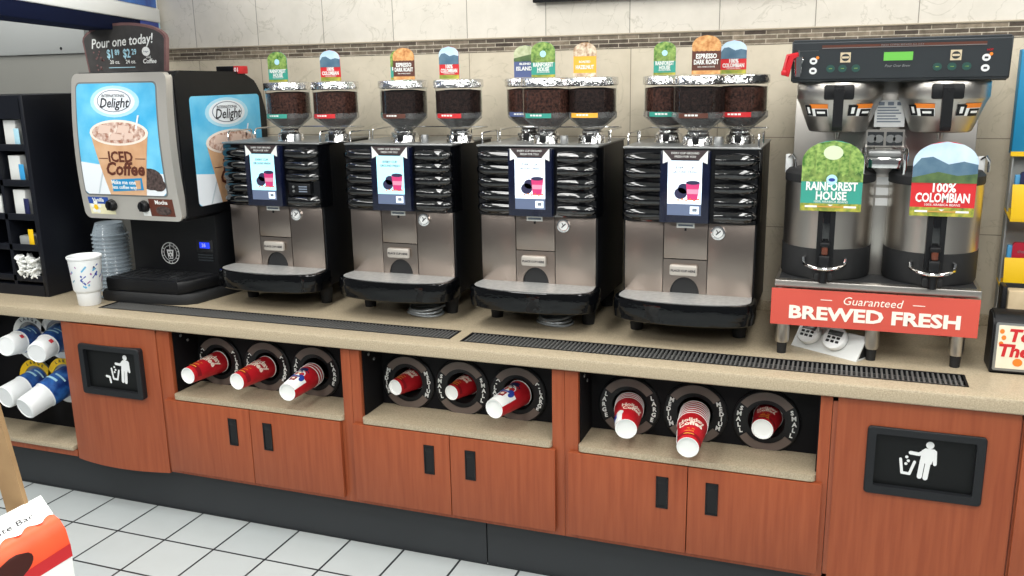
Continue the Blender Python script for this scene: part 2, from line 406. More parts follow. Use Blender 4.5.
# ------------------------------------------------------------------ cabinets
ZT = ZC-0.047
def cup_ring(parent, x, z, yb, word, outer=0.113, lab=True, light=False):
    """flange ring around a cup hole: black flange, two brown arcs, lettering on both sides"""
    m = MB()
    m.use(BLK if not light else GREYM).lathe([(0.0595, 0.004), (0.062, -0.006), (0.108, -0.010), (outer, -0.007), (outer, 0.0)], (x, yb, z), (0, 1, 0), 40)
    m.use(RUBBER).lathe([(0.0595, 0.004), (0.0565, 0.03), (0.056, 0.08)], (x, yb, z), (0, 1, 0), 32)
    def arc(a0, a1, r0, r1, n=16):
        pts = [(x+r1*math.cos(a0+(a1-a0)*k/n), z+r1*math.sin(a0+(a1-a0)*k/n)) for k in range(n+1)]
        pts += [(x+r0*math.cos(a1+(a0-a1)*k/n), z+r0*math.sin(a1+(a0-a1)*k/n)) for k in range(n+1)]
        return pts
    a = 0.62
    def quads(a0, a1, r0, r1, y, n=16):
        for k in range(n):
            b0, b1 = a0+(a1-a0)*k/n, a0+(a1-a0)*(k+1)/n
            m.prism([(x+r0*math.cos(b0), z+r0*math.sin(b0)), (x+r1*math.cos(b0), z+r1*math.sin(b0)), (x+r1*math.cos(b1), z+r1*math.sin(b1)), (x+r0*math.cos(b1), z+r0*math.sin(b1))], y, y+0.003, 'xz')
    if light:
        m.use(light)
        quads(0.1, PI-0.1, 0.078, 0.108, yb-0.0125, 22)
        m.use(WHITEP); quads(PI+0.1, 2*PI-0.1, 0.078, 0.108, yb-0.0125, 22)
    else:
        m.use(BROWNR)
        quads(a, PI-a, 0.078, 0.106, yb-0.0125); quads(PI+a, 2*PI-a, 0.078, 0.106, yb-0.0125)
    r = m.build('cup_ring', None, parent)
    if word:
        n = len(word)
        for side in (0, 1):
            t = MB()
            for i, ch in enumerate(word):
                step = 0.20 if n > 5 else 0.225
                if side == 0: ang = PI+(i-(n-1)/2)*step      # left, reading downwards
                else: ang = -(i-(n-1)/2)*step                # right, reading downwards
                px, pz = x+0.0925*math.cos(ang), z+0.0925*math.sin(ang)
                rr = (ang-PI) if side == 0 else ang
                t.text(ch, 0.0215, (px, pz), y=yb-0.009, lift=0.001, bold=0.04, rot=rr*0.4, th=0.001)
            t.build('lettering', WHITEP, r)
    else:
        t = MB()
        for k in range(5):
            ang = PI/2+(k-2)*0.26
            t.text('LARGE'[4-k], 0.02, (x+0.093*math.cos(ang), z+0.093*math.sin(ang)), y=yb-0.0127, lift=0.0004, bold=0.02, rot=ang-PI/2)
        t.build('lettering', INKD, r)
    return r

def pull(parent, x, z):
    m = MB(); w_, h_ = 0.021, 0.058; y = 0.006
    for s in (-1, 1):
        m.box(x+s*w_, y-0.004, z-h_, x+s*(w_-0.005), y+0.0, z+h_, 0.0012); m.box(x-w_, y-0.004, z+s*h_, x+w_, y, z+s*(h_-0.006), 0.0012)
    m.box(x-w_+0.004, y-0.0012, z-h_+0.004, x+w_-0.004, y+0.0, z+h_-0.004)
    m.box(x-w_+0.005, y-0.003, z+0.030, x+w_-0.005, y, z+h_-0.005, 0.001)
    return m

def rounded_slab(m, x0, x1, y0, y1, z0, z1, r=0.02):
    m.prism(rrect(x0, y0, x1, y0+2*r+0.001, r)[0:6][::1] + [(x1, y1), (x0, y1)] + rrect(x0, y0, x1, y0+2*r+0.001, r)[18:24], z0, z1, 'xy')

def cup_cabinet(name, X0, o0, o1, X1, d0, dm, d1, rings, label):
    t = thing(name, ((X0+X1)/2, 0.3, 0.204), label, 'cabinet', 'cup cabinets under the worktop')
    ox, oy, oz = (X0+X1)/2, 0.3, 0.204
    sh = lambda p: Vector((p.x-ox, p.y-oy, p.z-oz))
    def M(): b = MB(); b.xf = sh; return b
    b = M(); b.use(WOOD)
    b.box(X0, 0.024, 0.204, o0, 0.044, ZT-0.001, 0.001); b.box(o1, 0.024, 0.204, X1, 0.044, ZT-0.001, 0.001)
    b.box(o0, 0.024, 0.204, o1, 0.044, 0.224); b.box(o0, 0.024, 0.5, o1, 0.044, 0.544); b.box(o0, 0.024, 0.224, o0+0.03, 0.044, 0.5); b.box(o1-0.03, 0.024, 0.224, o1, 0.044, 0.5)
    b.use(WOODD).box(X0, 0.044, 0.204, X0+0.012, 0.74, ZT-0.001); b.box(X1-0.012, 0.044, 0.204, X1, 0.74, ZT-0.001)
    b.box(X0+0.012, 0.044, 0.204, X1-0.012, 0.74, 0.216); b.box(X0+0.012, 0.73, 0.216, X1-0.012, 0.74, ZT-0.001)
    b.build('carcass', None, t)
    n = M(); n.use(BAYBLK)
    xs = rings; R = 0.060
    # back panel with round holes: built as strips around each hole
    yb, y2 = 0.19, 0.196; zz0, zz1, cz = 0.567, ZT-0.001, 0.667
    edges = [o0]+[(a[0]+c[0])/2 for a, c in zip(xs, xs[1:])]+[o1]
    for (x, wd), e0, e1 in zip(xs, edges, edges[1:]):
        N = 32; ring = [(x+R*math.cos(2*PI*k/N), cz+R*math.sin(2*PI*k/N)) for k in range(N)]
        def outp(a):
            dx, dz = math.cos(a), math.sin(a); s = 1e9
            if dx > 1e-6: s = min(s, (e1-x)/dx)
            if dx < -1e-6: s = min(s, (e0-x)/dx)
            if dz > 1e-6: s = min(s, (zz1-cz)/dz)
            if dz < -1e-6: s = min(s, (zz0-cz)/dz)
            return (x+dx*s, cz+dz*s)
        angs = sorted([2*PI*k/N for k in range(N)]+[math.atan2(q-cz, p-x) % (2*PI) for p in (e0, e1) for q in (zz0, zz1)])
        for i in range(len(angs)):
            a, c = angs[i], angs[(i+1) % len(angs)]
            if abs(a-c) < 1e-6: continue
            pa, pc = outp(a), outp(c); ra, rc = (x+R*math.cos(a), cz+R*math.sin(a)), (x+R*math.cos(c), cz+R*math.sin(c))
            n.face([(ra[0], yb, ra[1]), (pa[0], yb, pa[1]), (pc[0], yb, pc[1]), (rc[0], yb, rc[1])])
    n.box(o0, 0.045, 0.567, o0+0.004, yb, ZT-0.001); n.box(o1-0.004, 0.045, 0.567, o1, yb, ZT-0.001)
    n.build('niche_lining', None, t)
    if name:
        s = M()
        for (yy, z_) in ((0.09, 0.80), (0.13, 0.77)): s.lathe([(0, 0.003), (0.006, 0.002), (0.007, 0)], (o0+0.004, yy, z_), (1, 0, 0), 10)
        s.build('screw', GREYM, t)
    k = M(); x0, x1 = o0+0.001, o1-0.001
    rr = 0.018
    poly = [(x0, yb), (x1, yb), (x1, 0.01+rr)]+[(x1-rr+rr*math.cos(a), 0.010+rr-rr*math.sin(a)) for a in [PI/8*i for i in range(1, 5)]]+\
           [(x0+rr-rr*math.sin(a), 0.010+rr-rr*math.cos(a)) for a in [PI/8*i for i in range(0, 4)]]+[(x0, 0.01+rr)]
    k.prism(poly, 0.5455, 0.5665, 'xy'); k.build('shelf', STONE, t)
    for a, c, hx in ((d0, dm-0.0015, dm-0.085+(-0.0)), (dm+0.0015, d1, dm+0.082)):
        d = M(); d.box(a, 0.006, 0.224, c, 0.0235, 0.541, 0.0015); d = d.build('door', WOOD, t)
        h = pull(None, hx, 0.438); h.bm.transform(Matrix.Translation((-ox, -oy, -oz))); h.build('handle', BLK, d)
    for (x, wd) in xs:
        r = cup_ring_at(t, x, 0.667, yb-0.0005, wd, (ox, oy, oz))
    return t
def cup_ring_at(t, x, z, yb, word, o, **kw):
    return cup_ring(t, x-o[0], z-o[2], yb-o[1], word, **kw)

cup_cabinet('cup_cabinet', -1.613, -1.55, -0.74, -0.7005, -1.592, -1.171, -0.752, [(-1.437, 'X-LARGE'), (-1.197, 'X-LARGE'), (-0.962, 'LARGE')],
            'wooden cup cabinet right of the left trash cabinet, red cups and a snowman cup inside')
cup_cabinet('cup_cabinet', -0.6995, -0.66, 0.105, 0.151, -0.697, -0.289, 0.119, [(-0.540, 'MEDIUM'), (-0.310, 'SMALL'), (-0.080, 'X-LARGE')],
            'middle wooden cup cabinet, its rings marked medium, small and extra large')
cup_cabinet('cup_cabinet', 0.152, 0.20, 0.995, 1.031, 0.168, 0.588, 1.014, [(0.345, 'LARGE'), (0.580, 'MEDIUM'), (0.822, 'SMALL')],
            'wooden cup cabinet beside the right trash cabinet, tall red cup stack in its middle ring')

def trash_cabinet(X0, X1, p0, p1, fx0, fx1, bulge, label, extra=False, shift=0.0):
    ox, oy, oz = (X0+X1)/2, 0.3, 0.204
    t = thing('trash_cabinet', (ox, oy, oz), label, 'trash cabinet', 'trash cabinets under the worktop')
    def M(): b = MB(); b.xf = lambda p: Vector((p.x-ox, p.y-oy, p.z-oz)); return b
    b = M(); b.box(X0, 0.026, 0.204, X0+0.015, 0.74, ZT-0.001); b.box(X1-0.015, 0.026, 0.204, X1, 0.74, ZT-0.001)
    b.box(X0, 0.026, 0.204, X1, 0.74, 0.22); b.box(X0, 0.026, ZT-0.02, X1, 0.74, ZT-0.001); b.box(X0, 0.72, 0.204, X1, 0.74, ZT-0.001)
    b.build('carcass', WOODD, t)
    c, h = (p0+p1)/2, (p1-p0)/2
    def yf(x): return 0.022-bulge*(1-((x-c)/h)**2)
    z0, z1 = 0.198, ZT-0.004; fz0, fz1 = 0.534, 0.757
    d = M()
    cols = sorted(set([p0+(p1-p0)*k/20 for k in range(21)]+[fx0+0.012, fx1-0.012]))
    for a, e in zip(cols, cols[1:]):
        zr = [(z0, z1)] if (e <= fx0+0.0121 or a >= fx1-0.0121) else [(z0, fz0+0.012), (fz1-0.012, z1)]
        for q0, q1 in zr:
            d.raw([(a, yf(a), q0), (e, yf(e), q0), (e, yf(e), q1), (a, yf(a), q1), (a, yf(a)+0.018, q0), (e, yf(e)+0.018, q0), (e, yf(e)+0.018, q1), (a, yf(a)+0.018, q1)],
                  [[0, 1, 2, 3], [7, 6, 5, 4], [4, 5, 1, 0], [3, 2, 6, 7]])
    for x in (p0, p1): d.face([(x, yf(x), z0), (x, yf(x)+0.018, z0), (x, yf(x)+0.018, z1), (x, yf(x), z1)])
    bmesh.ops.remove_doubles(d.bm, verts=d.bm.verts, dist=0.0002)
    d.build('front_panel', WOOD, t)
    ym = yf((fx0+fx1)/2)
    f = M(); fw = 0.026
    o = rrect(fx0, fz0, fx1, fz1, 0.012, 4); i = rrect(fx0+fw, fz0+fw*1.05, fx1-fw, fz1-fw*0.9, 0.006, 4); n = len(o)
    vs = [(a, ym-0.006, q) for a, q in o]+[(a, ym-0.009, q) for a, q in [((a-(fx0+fx1)/2)*0.985+(fx0+fx1)/2, (q-(fz0+fz1)/2)*0.98+(fz0+fz1)/2) for a, q in o]]+\
         [(a, ym-0.007, q) for a, q in i]+[(a, ym+0.02, q) for a, q in i]+[(a, ym+0.03, q) for a, q in o]
    fs = []
    for r_ in range(3):
        for k in range(n): fs.append([r_*n+k, r_*n+(k+1) % n, (r_+1)*n+(k+1) % n, (r_+1)*n+k])
    for k in range(n): fs.append([k, (k+1) % n, 4*n+(k+1) % n, 4*n+k])
    f.raw(vs, fs); fr = f.build('opening_frame', mat('flap_frame_black', (28, 30, 33), 0.45, spec=0.3), t)
    fl = M(); fl.box(fx0+fw-0.002, ym+0.012, fz0+fw-0.004, fx1-fw+0.002, ym+0.02, fz1-fw+0.004)
    fl = fl.build('push_flap', mat('flap_black', (14, 16, 17), 0.45, spec=0.25), t)
    k = M(); k.use(PLASW); s = 0.333/690; cx = fx0+shift; zt = fz1; cnt = [0]
    yy = ym+0.012
    def P(x, y): return (cx+(x-45)*s*(fx1-fx0)/0.333, zt-(y-60)*s*1.06+0.006)
    def poly(pts, l=0): cnt[0] += 1; k.art([P(*p) for p in pts], 0.0006+0.00006*cnt[0], 0.0008, yy)
    poly(ellipse(420, 168, 24, 23, 18))
    def st(pts, wd):
        for q in stroke(pts, wd): poly(q)
    poly([(375, 205), (395, 190), (448, 192), (462, 205), (436, 290), (368, 285)])
    st([(310, 228), (362, 232), (400, 203)], 22); st([(452, 208), (456, 285)], 22)
    st([(383, 270), (373, 375)], 30); st([(418, 270), (407, 380)], 30)
    st([(255, 275), (268, 362), (313, 365), (338, 285)], 17)
    for q in ((290, 258), (301, 282), (288, 302)): poly(ellipse(q[0], q[1], 10, 9, 10))
    if extra: st([(190, 345), (225, 350), (232, 395)], 20)
    k.build('pictogram', None, fl)
    return t
trash_cabinet(-2.128, -1.6145, -2.124, -1.618, -2.005, -1.680, 0.032, 'wooden trash cabinet with bulging front, below the iced coffee dispenser', True, 0.055)
trash_cabinet(1.0325, 1.5585, 1.0465, 1.555, 1.138, 1.471, 0.004, 'wooden trash cabinet at the right end of the counter, below the twin coffee brewer')

def end_cabinets():
    ox, oy, oz = -2.45, 0.3, 0.204
    t = thing('cup_cabinet', (ox, oy, oz), 'open cabinet at the left end holding four blue and white foam cups', 'cabinet', 'cup cabinets under the worktop')
    def M(): b = MB(); b.xf = lambda p: Vector((p.x-ox, p.y-oy, p.z-oz)); return b
    b = M(); b.use(WOOD); b.box(-2.80, 0.024, 0.204, -2.131, 0.044, 0.232); b.box(-2.80, 0.024, 0.204, -2.765, 0.044, ZT-0.001)
    b.use(WOODD); b.box(-2.80, 0.044, 0.204, -2.788, 0.74, ZT-0.001); b.box(-2.142, 0.044, 0.204, -2.131, 0.74, ZT-0.001); b.box(-2.788, 0.044, 0.204, -2.142, 0.74, 0.216); b.box(-2.788, 0.73, 0.216, -2.142, 0.74, ZT-0.001)
    b.build('carcass', None, t)
    n = M(); n.box(-2.788, 0.195, 0.216, -2.142, 0.2, ZT-0.001); n.box(-2.149, 0.045, 0.256, -2.142, 0.195, ZT-0.001); n.box(-2.788, 0.045, 0.256, -2.78, 0.195, ZT-0.001)
    n.build('niche_lining', BAYBLK, t)
    k = M(); k.box(-2.765, 0.012, 0.2325, -2.143, 0.195, 0.2545, 0.004); k.build('shelf', STONE, t)
    for x, z, m in ((-2.487, 0.685, WHITEP), (-2.312, 0.71, WHITEP), (-2.487, 0.472, YEL), (-2.306, 0.497, YEL)):
        cup_ring_at(t, x, z, 0.185, None, (ox, oy, oz), light=m, outer=0.110)
    t2 = thing('base_cabinet', (1.93, 0.3, 0.204), 'wooden cabinet sliver at the right edge beyond the right trash bin', 'cabinet')
    b = MB(); b.use(WOODD); b.box(-0.37, -0.274, 0, 0.37, 0.44, ZT-0.205); b.build('carcass', None, t2)
    d = MB(); d.box(-0.366, -0.294, 0.018, 0.366, -0.2755, ZT-0.21, 0.0015); d = d.build('door', WOOD, t2)
    h = pull(None, 0.3, 0.24); h.bm.transform(Matrix.Translation((0, -0.3, 0))); h.build('handle', BLK, d)
end_cabinets()

# ------------------------------------------------------------------ cups
def axis_frame(base, tip):
    ax = (Vector(tip)-Vector(base)).normalized()          # from the closed base towards the open rim
    up = Vector((0, 0, 1)); u = up.cross(ax).normalized() # viewer's right when looking along -Y at the cup
    v = ax.cross(u)
    return ax, u, v
def cup_thing(base, ring, L, rb, rr, label, style='red', spin=0.0, group='paper cups in the cabinet rings', plain=False):
    """cup lying in a ring: closed base outwards. Local z runs from the base to the rim."""
    base, ring = Vector(base), Vector(ring)
    ax = (ring-base).normalized()
    t = bpy.data.objects.new('foam_cup' if style == 'foam' else 'paper_cup', None); t.empty_display_size = 0.03; COL.objects.link(t)
    tag(t, label, 'cup', group)
    q = ax.to_track_quat('Z', 'Y'); t.rotation_mode = 'QUATERNION'; t.rotation_quaternion = q; t.location = base
    # find the local angle that faces up in the world
    inv = q.inverted(); up = inv @ Vector((0, 0, 1)); fac = math.atan2(up.y, up.x)+spin
    def R(z): return rb+(rr-rb)*z/L
    b = MB()
    if style == 'foam':
        b.use(OFFW).lathe([(0, 0.004), (rb*0.86, 0.004), (rb*0.9, 0), (rb, 0.006), (rb+(rr-rb)*0.38, L*0.38)], seg=36)
        b.lathe([(rb+(rr-rb)*0.38, L*0.38), (rb+(rr-rb)*0.40+0.003, L*0.40)], seg=36)
        b.use(CUPBLUE).lathe([(rb+(rr-rb)*0.40+0.003, L*0.40), (rr, L-0.012)], seg=36)
        b.use(OFFW).lathe([(rr, L-0.012), (rr+0.004, L-0.006), (rr+0.004, L), (rr-0.002, L), (rb, L*0.3), (0, L*0.25)], seg=36)
    else:
        b.use(WHITEP).lathe([(0, 0.007), (rb-0.004, 0.007), (rb-0.003, 0), (rb, 0)], seg=40)
        b.use(RED).lathe([(rb, 0), (R(L*0.978), L*0.978)], seg=40)
        b.use(WHITEP).lathe([(R(L*0.978), L*0.978), (rr+0.001, L-0.003), (rr+0.001, L), (rr-0.001, L), (rb-0.002, 0.02), (0, 0.02)], seg=40)
    b.build('body', None, t)
    def wrap(off):
        def fn(p):
            # p = (a, lift, b): a = arc length to the viewer's right, b = distance from base
            z = min(p[2]*1.15, L*0.95) if style == 'snow' else p[2]; r = R(min(max(z, 0), L))+off-p[1]
            th = fac-(-p[0])/R(L*0.6)
            return Vector((r*math.cos(th), r*math.sin(th), z))
        return fn
    sgn = 1
    if plain: return t
    d = MB(); fn = wrap(0.0006)
    def patch(x0, x1, z0, z1, n=8, lift=0.0):
        for i in range(n):
            a0, a1 = x0+(x1-x0)*i/n, x0+(x1-x0)*(i+1)/n
            d.raw([fn((a0, -lift, z0)), fn((a1, -lift, z0)), fn((a1, -lift, z1)), fn((a0, -lift, z1))], [[0, 1, 2, 3]])
    def blob(cx, cz, a, b_, lift=0.0, n=16):
        d.raw([fn((cx, -lift, cz))]+[fn((x, -lift, z)) for x, z in ellipse(cx, cz, a, b_, n)], [[0, 1+k, 1+(k+1) % n] for k in range(n)])
    if style == 'red':
        d.use(CREAM)
        d.text('Holiday', 0.028*L/0.15, (0, L*0.70), bold=0.03, fn=fn, lift=0, th=0.0003, rot=0.12)
        d.text('Coffee', 0.030*L/0.15, (0, L*0.55), bold=0.035, fn=fn, lift=0, th=0.0003, rot=0.12)
        d.use(ORNS)
        d.text('~ ~', 0.02, (0.004, L*0.36), fn=fn, lift=0, th=0.0003); d.text('seasons', 0.011, (0, L*0.27), fn=fn, lift=0, th=0.0003)
        d.use(DRED); patch(-rr*1.5, rr*1.5, L*0.10, L*0.21, 20)
        d.use(ORNS); patch(-0.02, 0.02, L*0.15, L*0.17, 6, 0.0004)
        d.use(WHITEP); patch(-rb*2.9, -rb*1.55, 0.0, L*0.62, 8, 0.0003)
    elif style == 'snow':
        d.use(WHITEP); patch(-rb*1.9, rb*1.5, 0.0, L*0.42, 20); blob(0, L*0.50, rb*0.75, L*0.14, 0.0002)
        d.use(NAVYI); blob(0.0, L*0.64, rb*0.85, L*0.06, 0.0005); patch(-rb*0.5, rb*0.5, L*0.64, L*0.76, 8, 0.0005)
        d.use(BLUEI); blob(-rb*0.85, L*0.36, rb*0.28, L*0.09, 0.0006); blob(rb*0.85, L*0.36, rb*0.28, L*0.09, 0.0006); patch(-rb*0.55, rb*0.55, L*0.36, L*0.41, 8, 0.0005)
        blob(-rb*0.6, L*0.43, rb*0.3, L*0.05, 0.0005); blob(rb*0.6, L*0.43, rb*0.3, L*0.05, 0.0005)
        d.use(DRED); patch(-rb*0.38, rb*0.38, L*0.19, L*0.35, 6, 0.0007)
        d.use(CREAM); blob(0, L*0.28, rb*0.22, L*0.035, 0.001)
        d.use(ORNS); blob(0.002, L*0.50, rb*0.16, L*0.02, 0.0012)
        d.use(INKD); blob(-rb*0.25, L*0.55, rb*0.06, L*0.014, 0.0012); blob(rb*0.25, L*0.55, rb*0.06, L*0.014, 0.0012)
    elif style == 'mixed':
        d.use(CREAM)
        d.text('Holiday', 0.026, (0.018, L*0.66), bold=0.03, fn=fn, lift=0, th=0.0003); d.text('Coffee', 0.026, (0.018, L*0.52), bold=0.03, fn=fn, lift=0, th=0.0003)
        d.use(WHITEP); patch(-rb*2.2, -rb*0.5, 0.0, L*0.32, 10, 0.0003); blob(-rb*0.9, L*0.34, rb*0.55, L*0.12, 0.0005)
        d.use(BLUEI); patch(-rb*1.9, -rb*1.2, L*0.22, L*0.42, 6, 0.0008)
    elif style == 'foam':
        if L < 0.22: d.use(mat('cup_red_band', (206, 60, 70), 0.5)); patch(rb*0.45, rb*0.85, L*0.24, L*0.34, 6, 0.0006)
        d.use(PALEB); patch(-rb*0.9, rb*0.5, L*0.56, L*0.60, 10, 0.0034); patch(-rb*0.2, rb*0.9, L*0.66, L*0.69, 8, 0.0034); patch(-rb*1.2, -rb*0.7, L*0.74, L*0.80, 4, 0.0034)
    d.build('print', None, t)
    return t
def stack(n, base, ring, L, rb, rr, gap, label_first, label_next, style, spin=0.0, group=None):
    base, ring = Vector(base), Vector(ring); ax = (ring-base).normalized()
    for i in range(n):
        cup_thing(base+ax*gap*i, ring+ax*gap*i, L, rb, rr, label_first if i == 0 else label_next(i), style if i == 0 else 'red', spin, group, plain=i > 0)
GR = 'paper cups in the cabinet rings'
cup_thing((-1.447, -0.005, 0.664), (-1.437, 0.19, 0.667), 0.19, 0.034, 0.047, 'red paper cup in the leftmost ring next to the left trash bin', 'red', 0.1, GR)
cup_thing((-1.207, -0.005, 0.664), (-1.197, 0.19, 0.667), 0.19, 0.034, 0.047, 'red paper cup in the ring left of the snowman cup stack', 'red', 0.1, GR)
ords = ['', 'second', 'third', 'fourth', 'fifth', 'sixth', 'seventh']
stack(3, (-0.952, -0.035, 0.656), (-0.962, 0.19, 0.667), 0.165, 0.035, 0.048, 0.017, 'snowman paper cup outermost of its stack, in the left cup cabinet',
      lambda i: '%s cup inward behind the snowman cup in the left cabinet, only its rim showing' % ords[i], 'snow', 0.0, GR)
cup_thing((-0.560, 0.113, 0.667), (-0.54, 0.21, 0.667), 0.13, 0.031, 0.045, 'red paper cup in the ring marked medium, in the middle cabinet', 'red', 0.0, GR)
cup_thing((-0.327, 0.124, 0.667), (-0.31, 0.21, 0.667), 0.12, 0.029, 0.043, 'red paper cup in the ring marked small, middle of the middle cabinet', 'red', 0.0, GR)
cup_thing((-0.114, 0.022, 0.664), (-0.08, 0.19, 0.667), 0.18, 0.036, 0.050, 'snowman paper cup alone in the right ring of the middle cabinet', 'snow', 0.0, GR)
stack(4, (0.374, 0.010, 0.652), (0.345, 0.19, 0.668), 0.145, 0.037, 0.0515, 0.013, 'red and white paper cup outermost in the left ring of the right cup cabinet',
      lambda i: '%s cup inward in the left stack of the right cup cabinet, only its rim showing' % ords[i], 'mixed', 0.0, GR)
stack(7, (0.598, -0.075, 0.649), (0.580, 0.19, 0.668), 0.16, 0.036, 0.0515, 0.0155, 'red paper cup outermost of the tall stack in the middle ring of the right cabinet',
      lambda i: '%s cup inward in the tall red stack of the right cup cabinet' % ords[i], 'red', 0.0, GR)
cup_thing((0.8155, 0.112, 0.666), (0.822, 0.2, 0.667), 0.12, 0.0355, 0.049, 'small red paper cup in the ring nearest the right trash bin', 'red', 0.0, GR)
GF = 'blue and white foam cups at the left end'
cup_thing((-2.442, 0.0, 0.699), (-2.487, 0.19, 0.685), 0.21, 0.046, 0.060, 'blue and white foam cup in the upper ring at the left edge', 'foam', 0.3, GF)
cup_thing((-2.264, 0.0, 0.682), (-2.312, 0.19, 0.71), 0.21, 0.047, 0.060, 'blue and white foam cup in the upper row, half hidden by the left trash cabinet', 'foam', 0.3, GF)
cup_thing((-2.498, 0.0, 0.452), (-2.487, 0.19, 0.472), 0.25, 0.053, 0.066, 'longer blue and white foam cup in the lower row by the cardboard post', 'foam', 0.3, GF)
cup_thing((-2.338, -0.04, 0.430), (-2.306, 0.19, 0.497), 0.28, 0.053, 0.068, 'longest blue and white foam cup, lower row beside the left trash cabinet', 'foam', 0.3, GF)

# ------------------------------------------------------------------ blend signs (arched cards)
def arch(wd, h, n=12):
    r = wd/2; k = 0.36*wd
    pts = [(-r, 0), (r, 0), (r, h-k)]
    pts += [(r*math.cos(a), h-k+k*math.sin(a)) for a in [PI*i/(n) for i in range(1, n)]]
    return pts+[(-r, h-k)]
def archcut(wd, h, z0, z1, n=14):
    """part of the arch outline between heights z0 and z1"""
    r = wd/2; k = 0.36*wd
    def half(z):
        if z <= h-k: return r
        s = min(1, (z-(h-k))/k); return r*math.sqrt(max(0, 1-s*s))
    zs = [z0+(z1-z0)*i/n for i in range(n+1)]
    return [(half(z), z) for z in zs]+[(-half(z), z) for z in reversed(zs)]
def blend_sign(loc, wd, h, kind, label, group, rz=0.0):
    t = thing('blend_sign', loc, label, 'sign', group, rz)
    base = {'rain': TEALS, 'col': REDS, 'esp': BRNS, 'haz': ORNS, 'isl': BLUS}[kind]
    b = MB(); b.prism(arch(wd, h), -0.001, 0.0015, 'xz'); b.build('card', base, t)
    p = MB(); th = 0.0005
    A = lambda z0, z1, m, l: (p.use(m), p.art(archcut(wd, h, z0*h, z1*h), l, th, -0.001))
    if kind == 'rain':
        A(0.42, 1.0, LEAF, 0.0002)
        p.use(LEAFD)
        for i in range(9): 
            x = wd*(-0.42+0.84*i/8); z = h*(0.43+0.03*((i*5) % 3)); p.art([(x-wd*0.06, z), (x+wd*0.06, z), (x+wd*0.05, z+h*0.07), (x, z+h*(0.10+0.03*(i % 2))), (x-wd*0.05, z+h*0.06)], 0.0009, th, -0.001)
        if h > 0.2:
            p.use(LEAFD)
            for x in (-0.3, -0.12, 0.1, 0.26): p.art(rect(wd*x, h*0.5, wd*(x+0.025), h*(0.86 if abs(x) > 0.2 else 0.93)), 0.0011, th, -0.001)
            p.use(mat('printed_mist', (206, 222, 186), 0.5)); p.art(ellipse(0, h*0.83, wd*0.16, h*0.1, 16), 0.0012, th, -0.001)
            A(0.0, 0.11, GRASS, 0.0002)
            p.use(PALEB); p.art(ellipse(0, h*0.45, wd*0.09, wd*0.09, 18), 0.0016, th, -0.001)
            p.use(BLUEI); p.art(ellipse(0, h*0.45, wd*0.055, wd*0.03, 14), 0.0022, th, -0.001)
        else:
            p.use(PALEB); p.art(ellipse(0, h*0.66, wd*0.13, wd*0.13, 14), 0.0016, th, -0.001)
            A(0.0, 0.07, GRASS, 0.0002)
    elif kind == 'col':
        A(0.45, 1.0, SKYP, 0.0002)
        p.use(MTN); p.art([(-wd*0.5, h*0.45), (wd*0.5, h*0.45), (wd*0.5, h*0.70), (wd*0.28, h*0.74), (wd*0.05, h*0.70), (-wd*0.2, h*0.80), (-wd*0.38, h*0.78), (-wd*0.5, h*0.66)], 0.0008, th, -0.001)
        if h > 0.2: p.use(MTNG); p.art([(-wd*0.5, h*0.45), (wd*0.5, h*0.45), (wd*0.5, h*0.58), (wd*0.2, h*0.55), (-wd*0.1, h*0.60), (-wd*0.5, h*0.52)], 0.0013, th, -0.001)
        A(0.0, 0.12, GRASS, 0.0002)
    elif kind == 'esp':
        A(0.62, 1.0, CRISP, 0.0002); A(0.0, 0.10, CRISP, 0.0002)
        p.use(CRISP)
        for i in range(6): p.art(ellipse(wd*(-0.4+0.16*i), h*0.62, wd*0.09, h*0.03, 8), 0.0007, th, -0.001)
    elif kind == 'haz':
        A(0.60, 1.0, NUTS, 0.0002); A(0.0, 0.10, NUTS, 0.0002)
    elif kind == 'isl':
        A(0.5, 1.0, mat('printed_pale_hill', (150, 160, 120), 0.5, col2=(200, 205, 170), vscale=40), 0.0002)
        p.use(MTNG); p.art([(-wd*0.5, h*0.5), (wd*0.5, h*0.5), (wd*0.5, h*0.75), (0, h*0.68), (-wd*0.5, h*0.6)], 0.0008, th, -0.001)
    if h > 0.2:
        p.use(mat('roast_bar', (196, 150, 70), 0.5)); p.art(rect(-wd*0.22, h*0.055, wd*0.22, h*0.075), 0.0014, th, -0.001)
        p.use(WHITEP); p.art(rect(-wd*0.42, h*0.052, -wd*0.22, h*0.078), 0.0014, th, -0.001); p.art(rect(wd*0.22, h*0.052, wd*0.42, h*0.078), 0.0014, th, -0.001); p.art([(0, h*0.07), (0.008, h*0.095), (-0.008, h*0.095)], 0.0014, th, -0.001)
    p.build('picture', None, t)
    x = MB()
    def T(st, sz, z, fr, b=0.03):
        vs, _ = text_geo(st, 'CENTER', b, 0.0, 1.0); nat = max(v[0] for v in vs)-min(v[0] for v in vs)
        x.text(st, sz*h, (0, z*h), y=-0.001, lift=0.001, bold=b, th=0.0006, sx=fr*wd/(nat*sz*h))
    if kind == 'rain':
        T('RAINFOREST', 0.165, 0.35, 0.84); T('HOUSE', 0.165, 0.215, 0.50); T('100% ARABICA BEANS', 0.045, 0.135, 0.55, 0.0)
    elif kind == 'col':
        T('100%', 0.165, 0.38, 0.36); T('COLOMBIAN', 0.17, 0.245, 0.84); T('100% ARABICA BEANS', 0.045, 0.155, 0.55, 0.0)
    elif kind == 'esp':
        T('ESPRESSO', 0.17, 0.46, 0.72); T('DARK ROAST', 0.17, 0.31, 0.86); T('100% ARABICA BEANS', 0.05, 0.19, 0.6, 0.0)
    elif kind == 'haz': T('HAZELNUT', 0.16, 0.27, 0.8); T('ROASTED', 0.09, 0.43, 0.5)
    elif kind == 'isl': T('ISLANDS', 0.17, 0.27, 0.8); T('BLEND', 0.09, 0.42, 0.5)
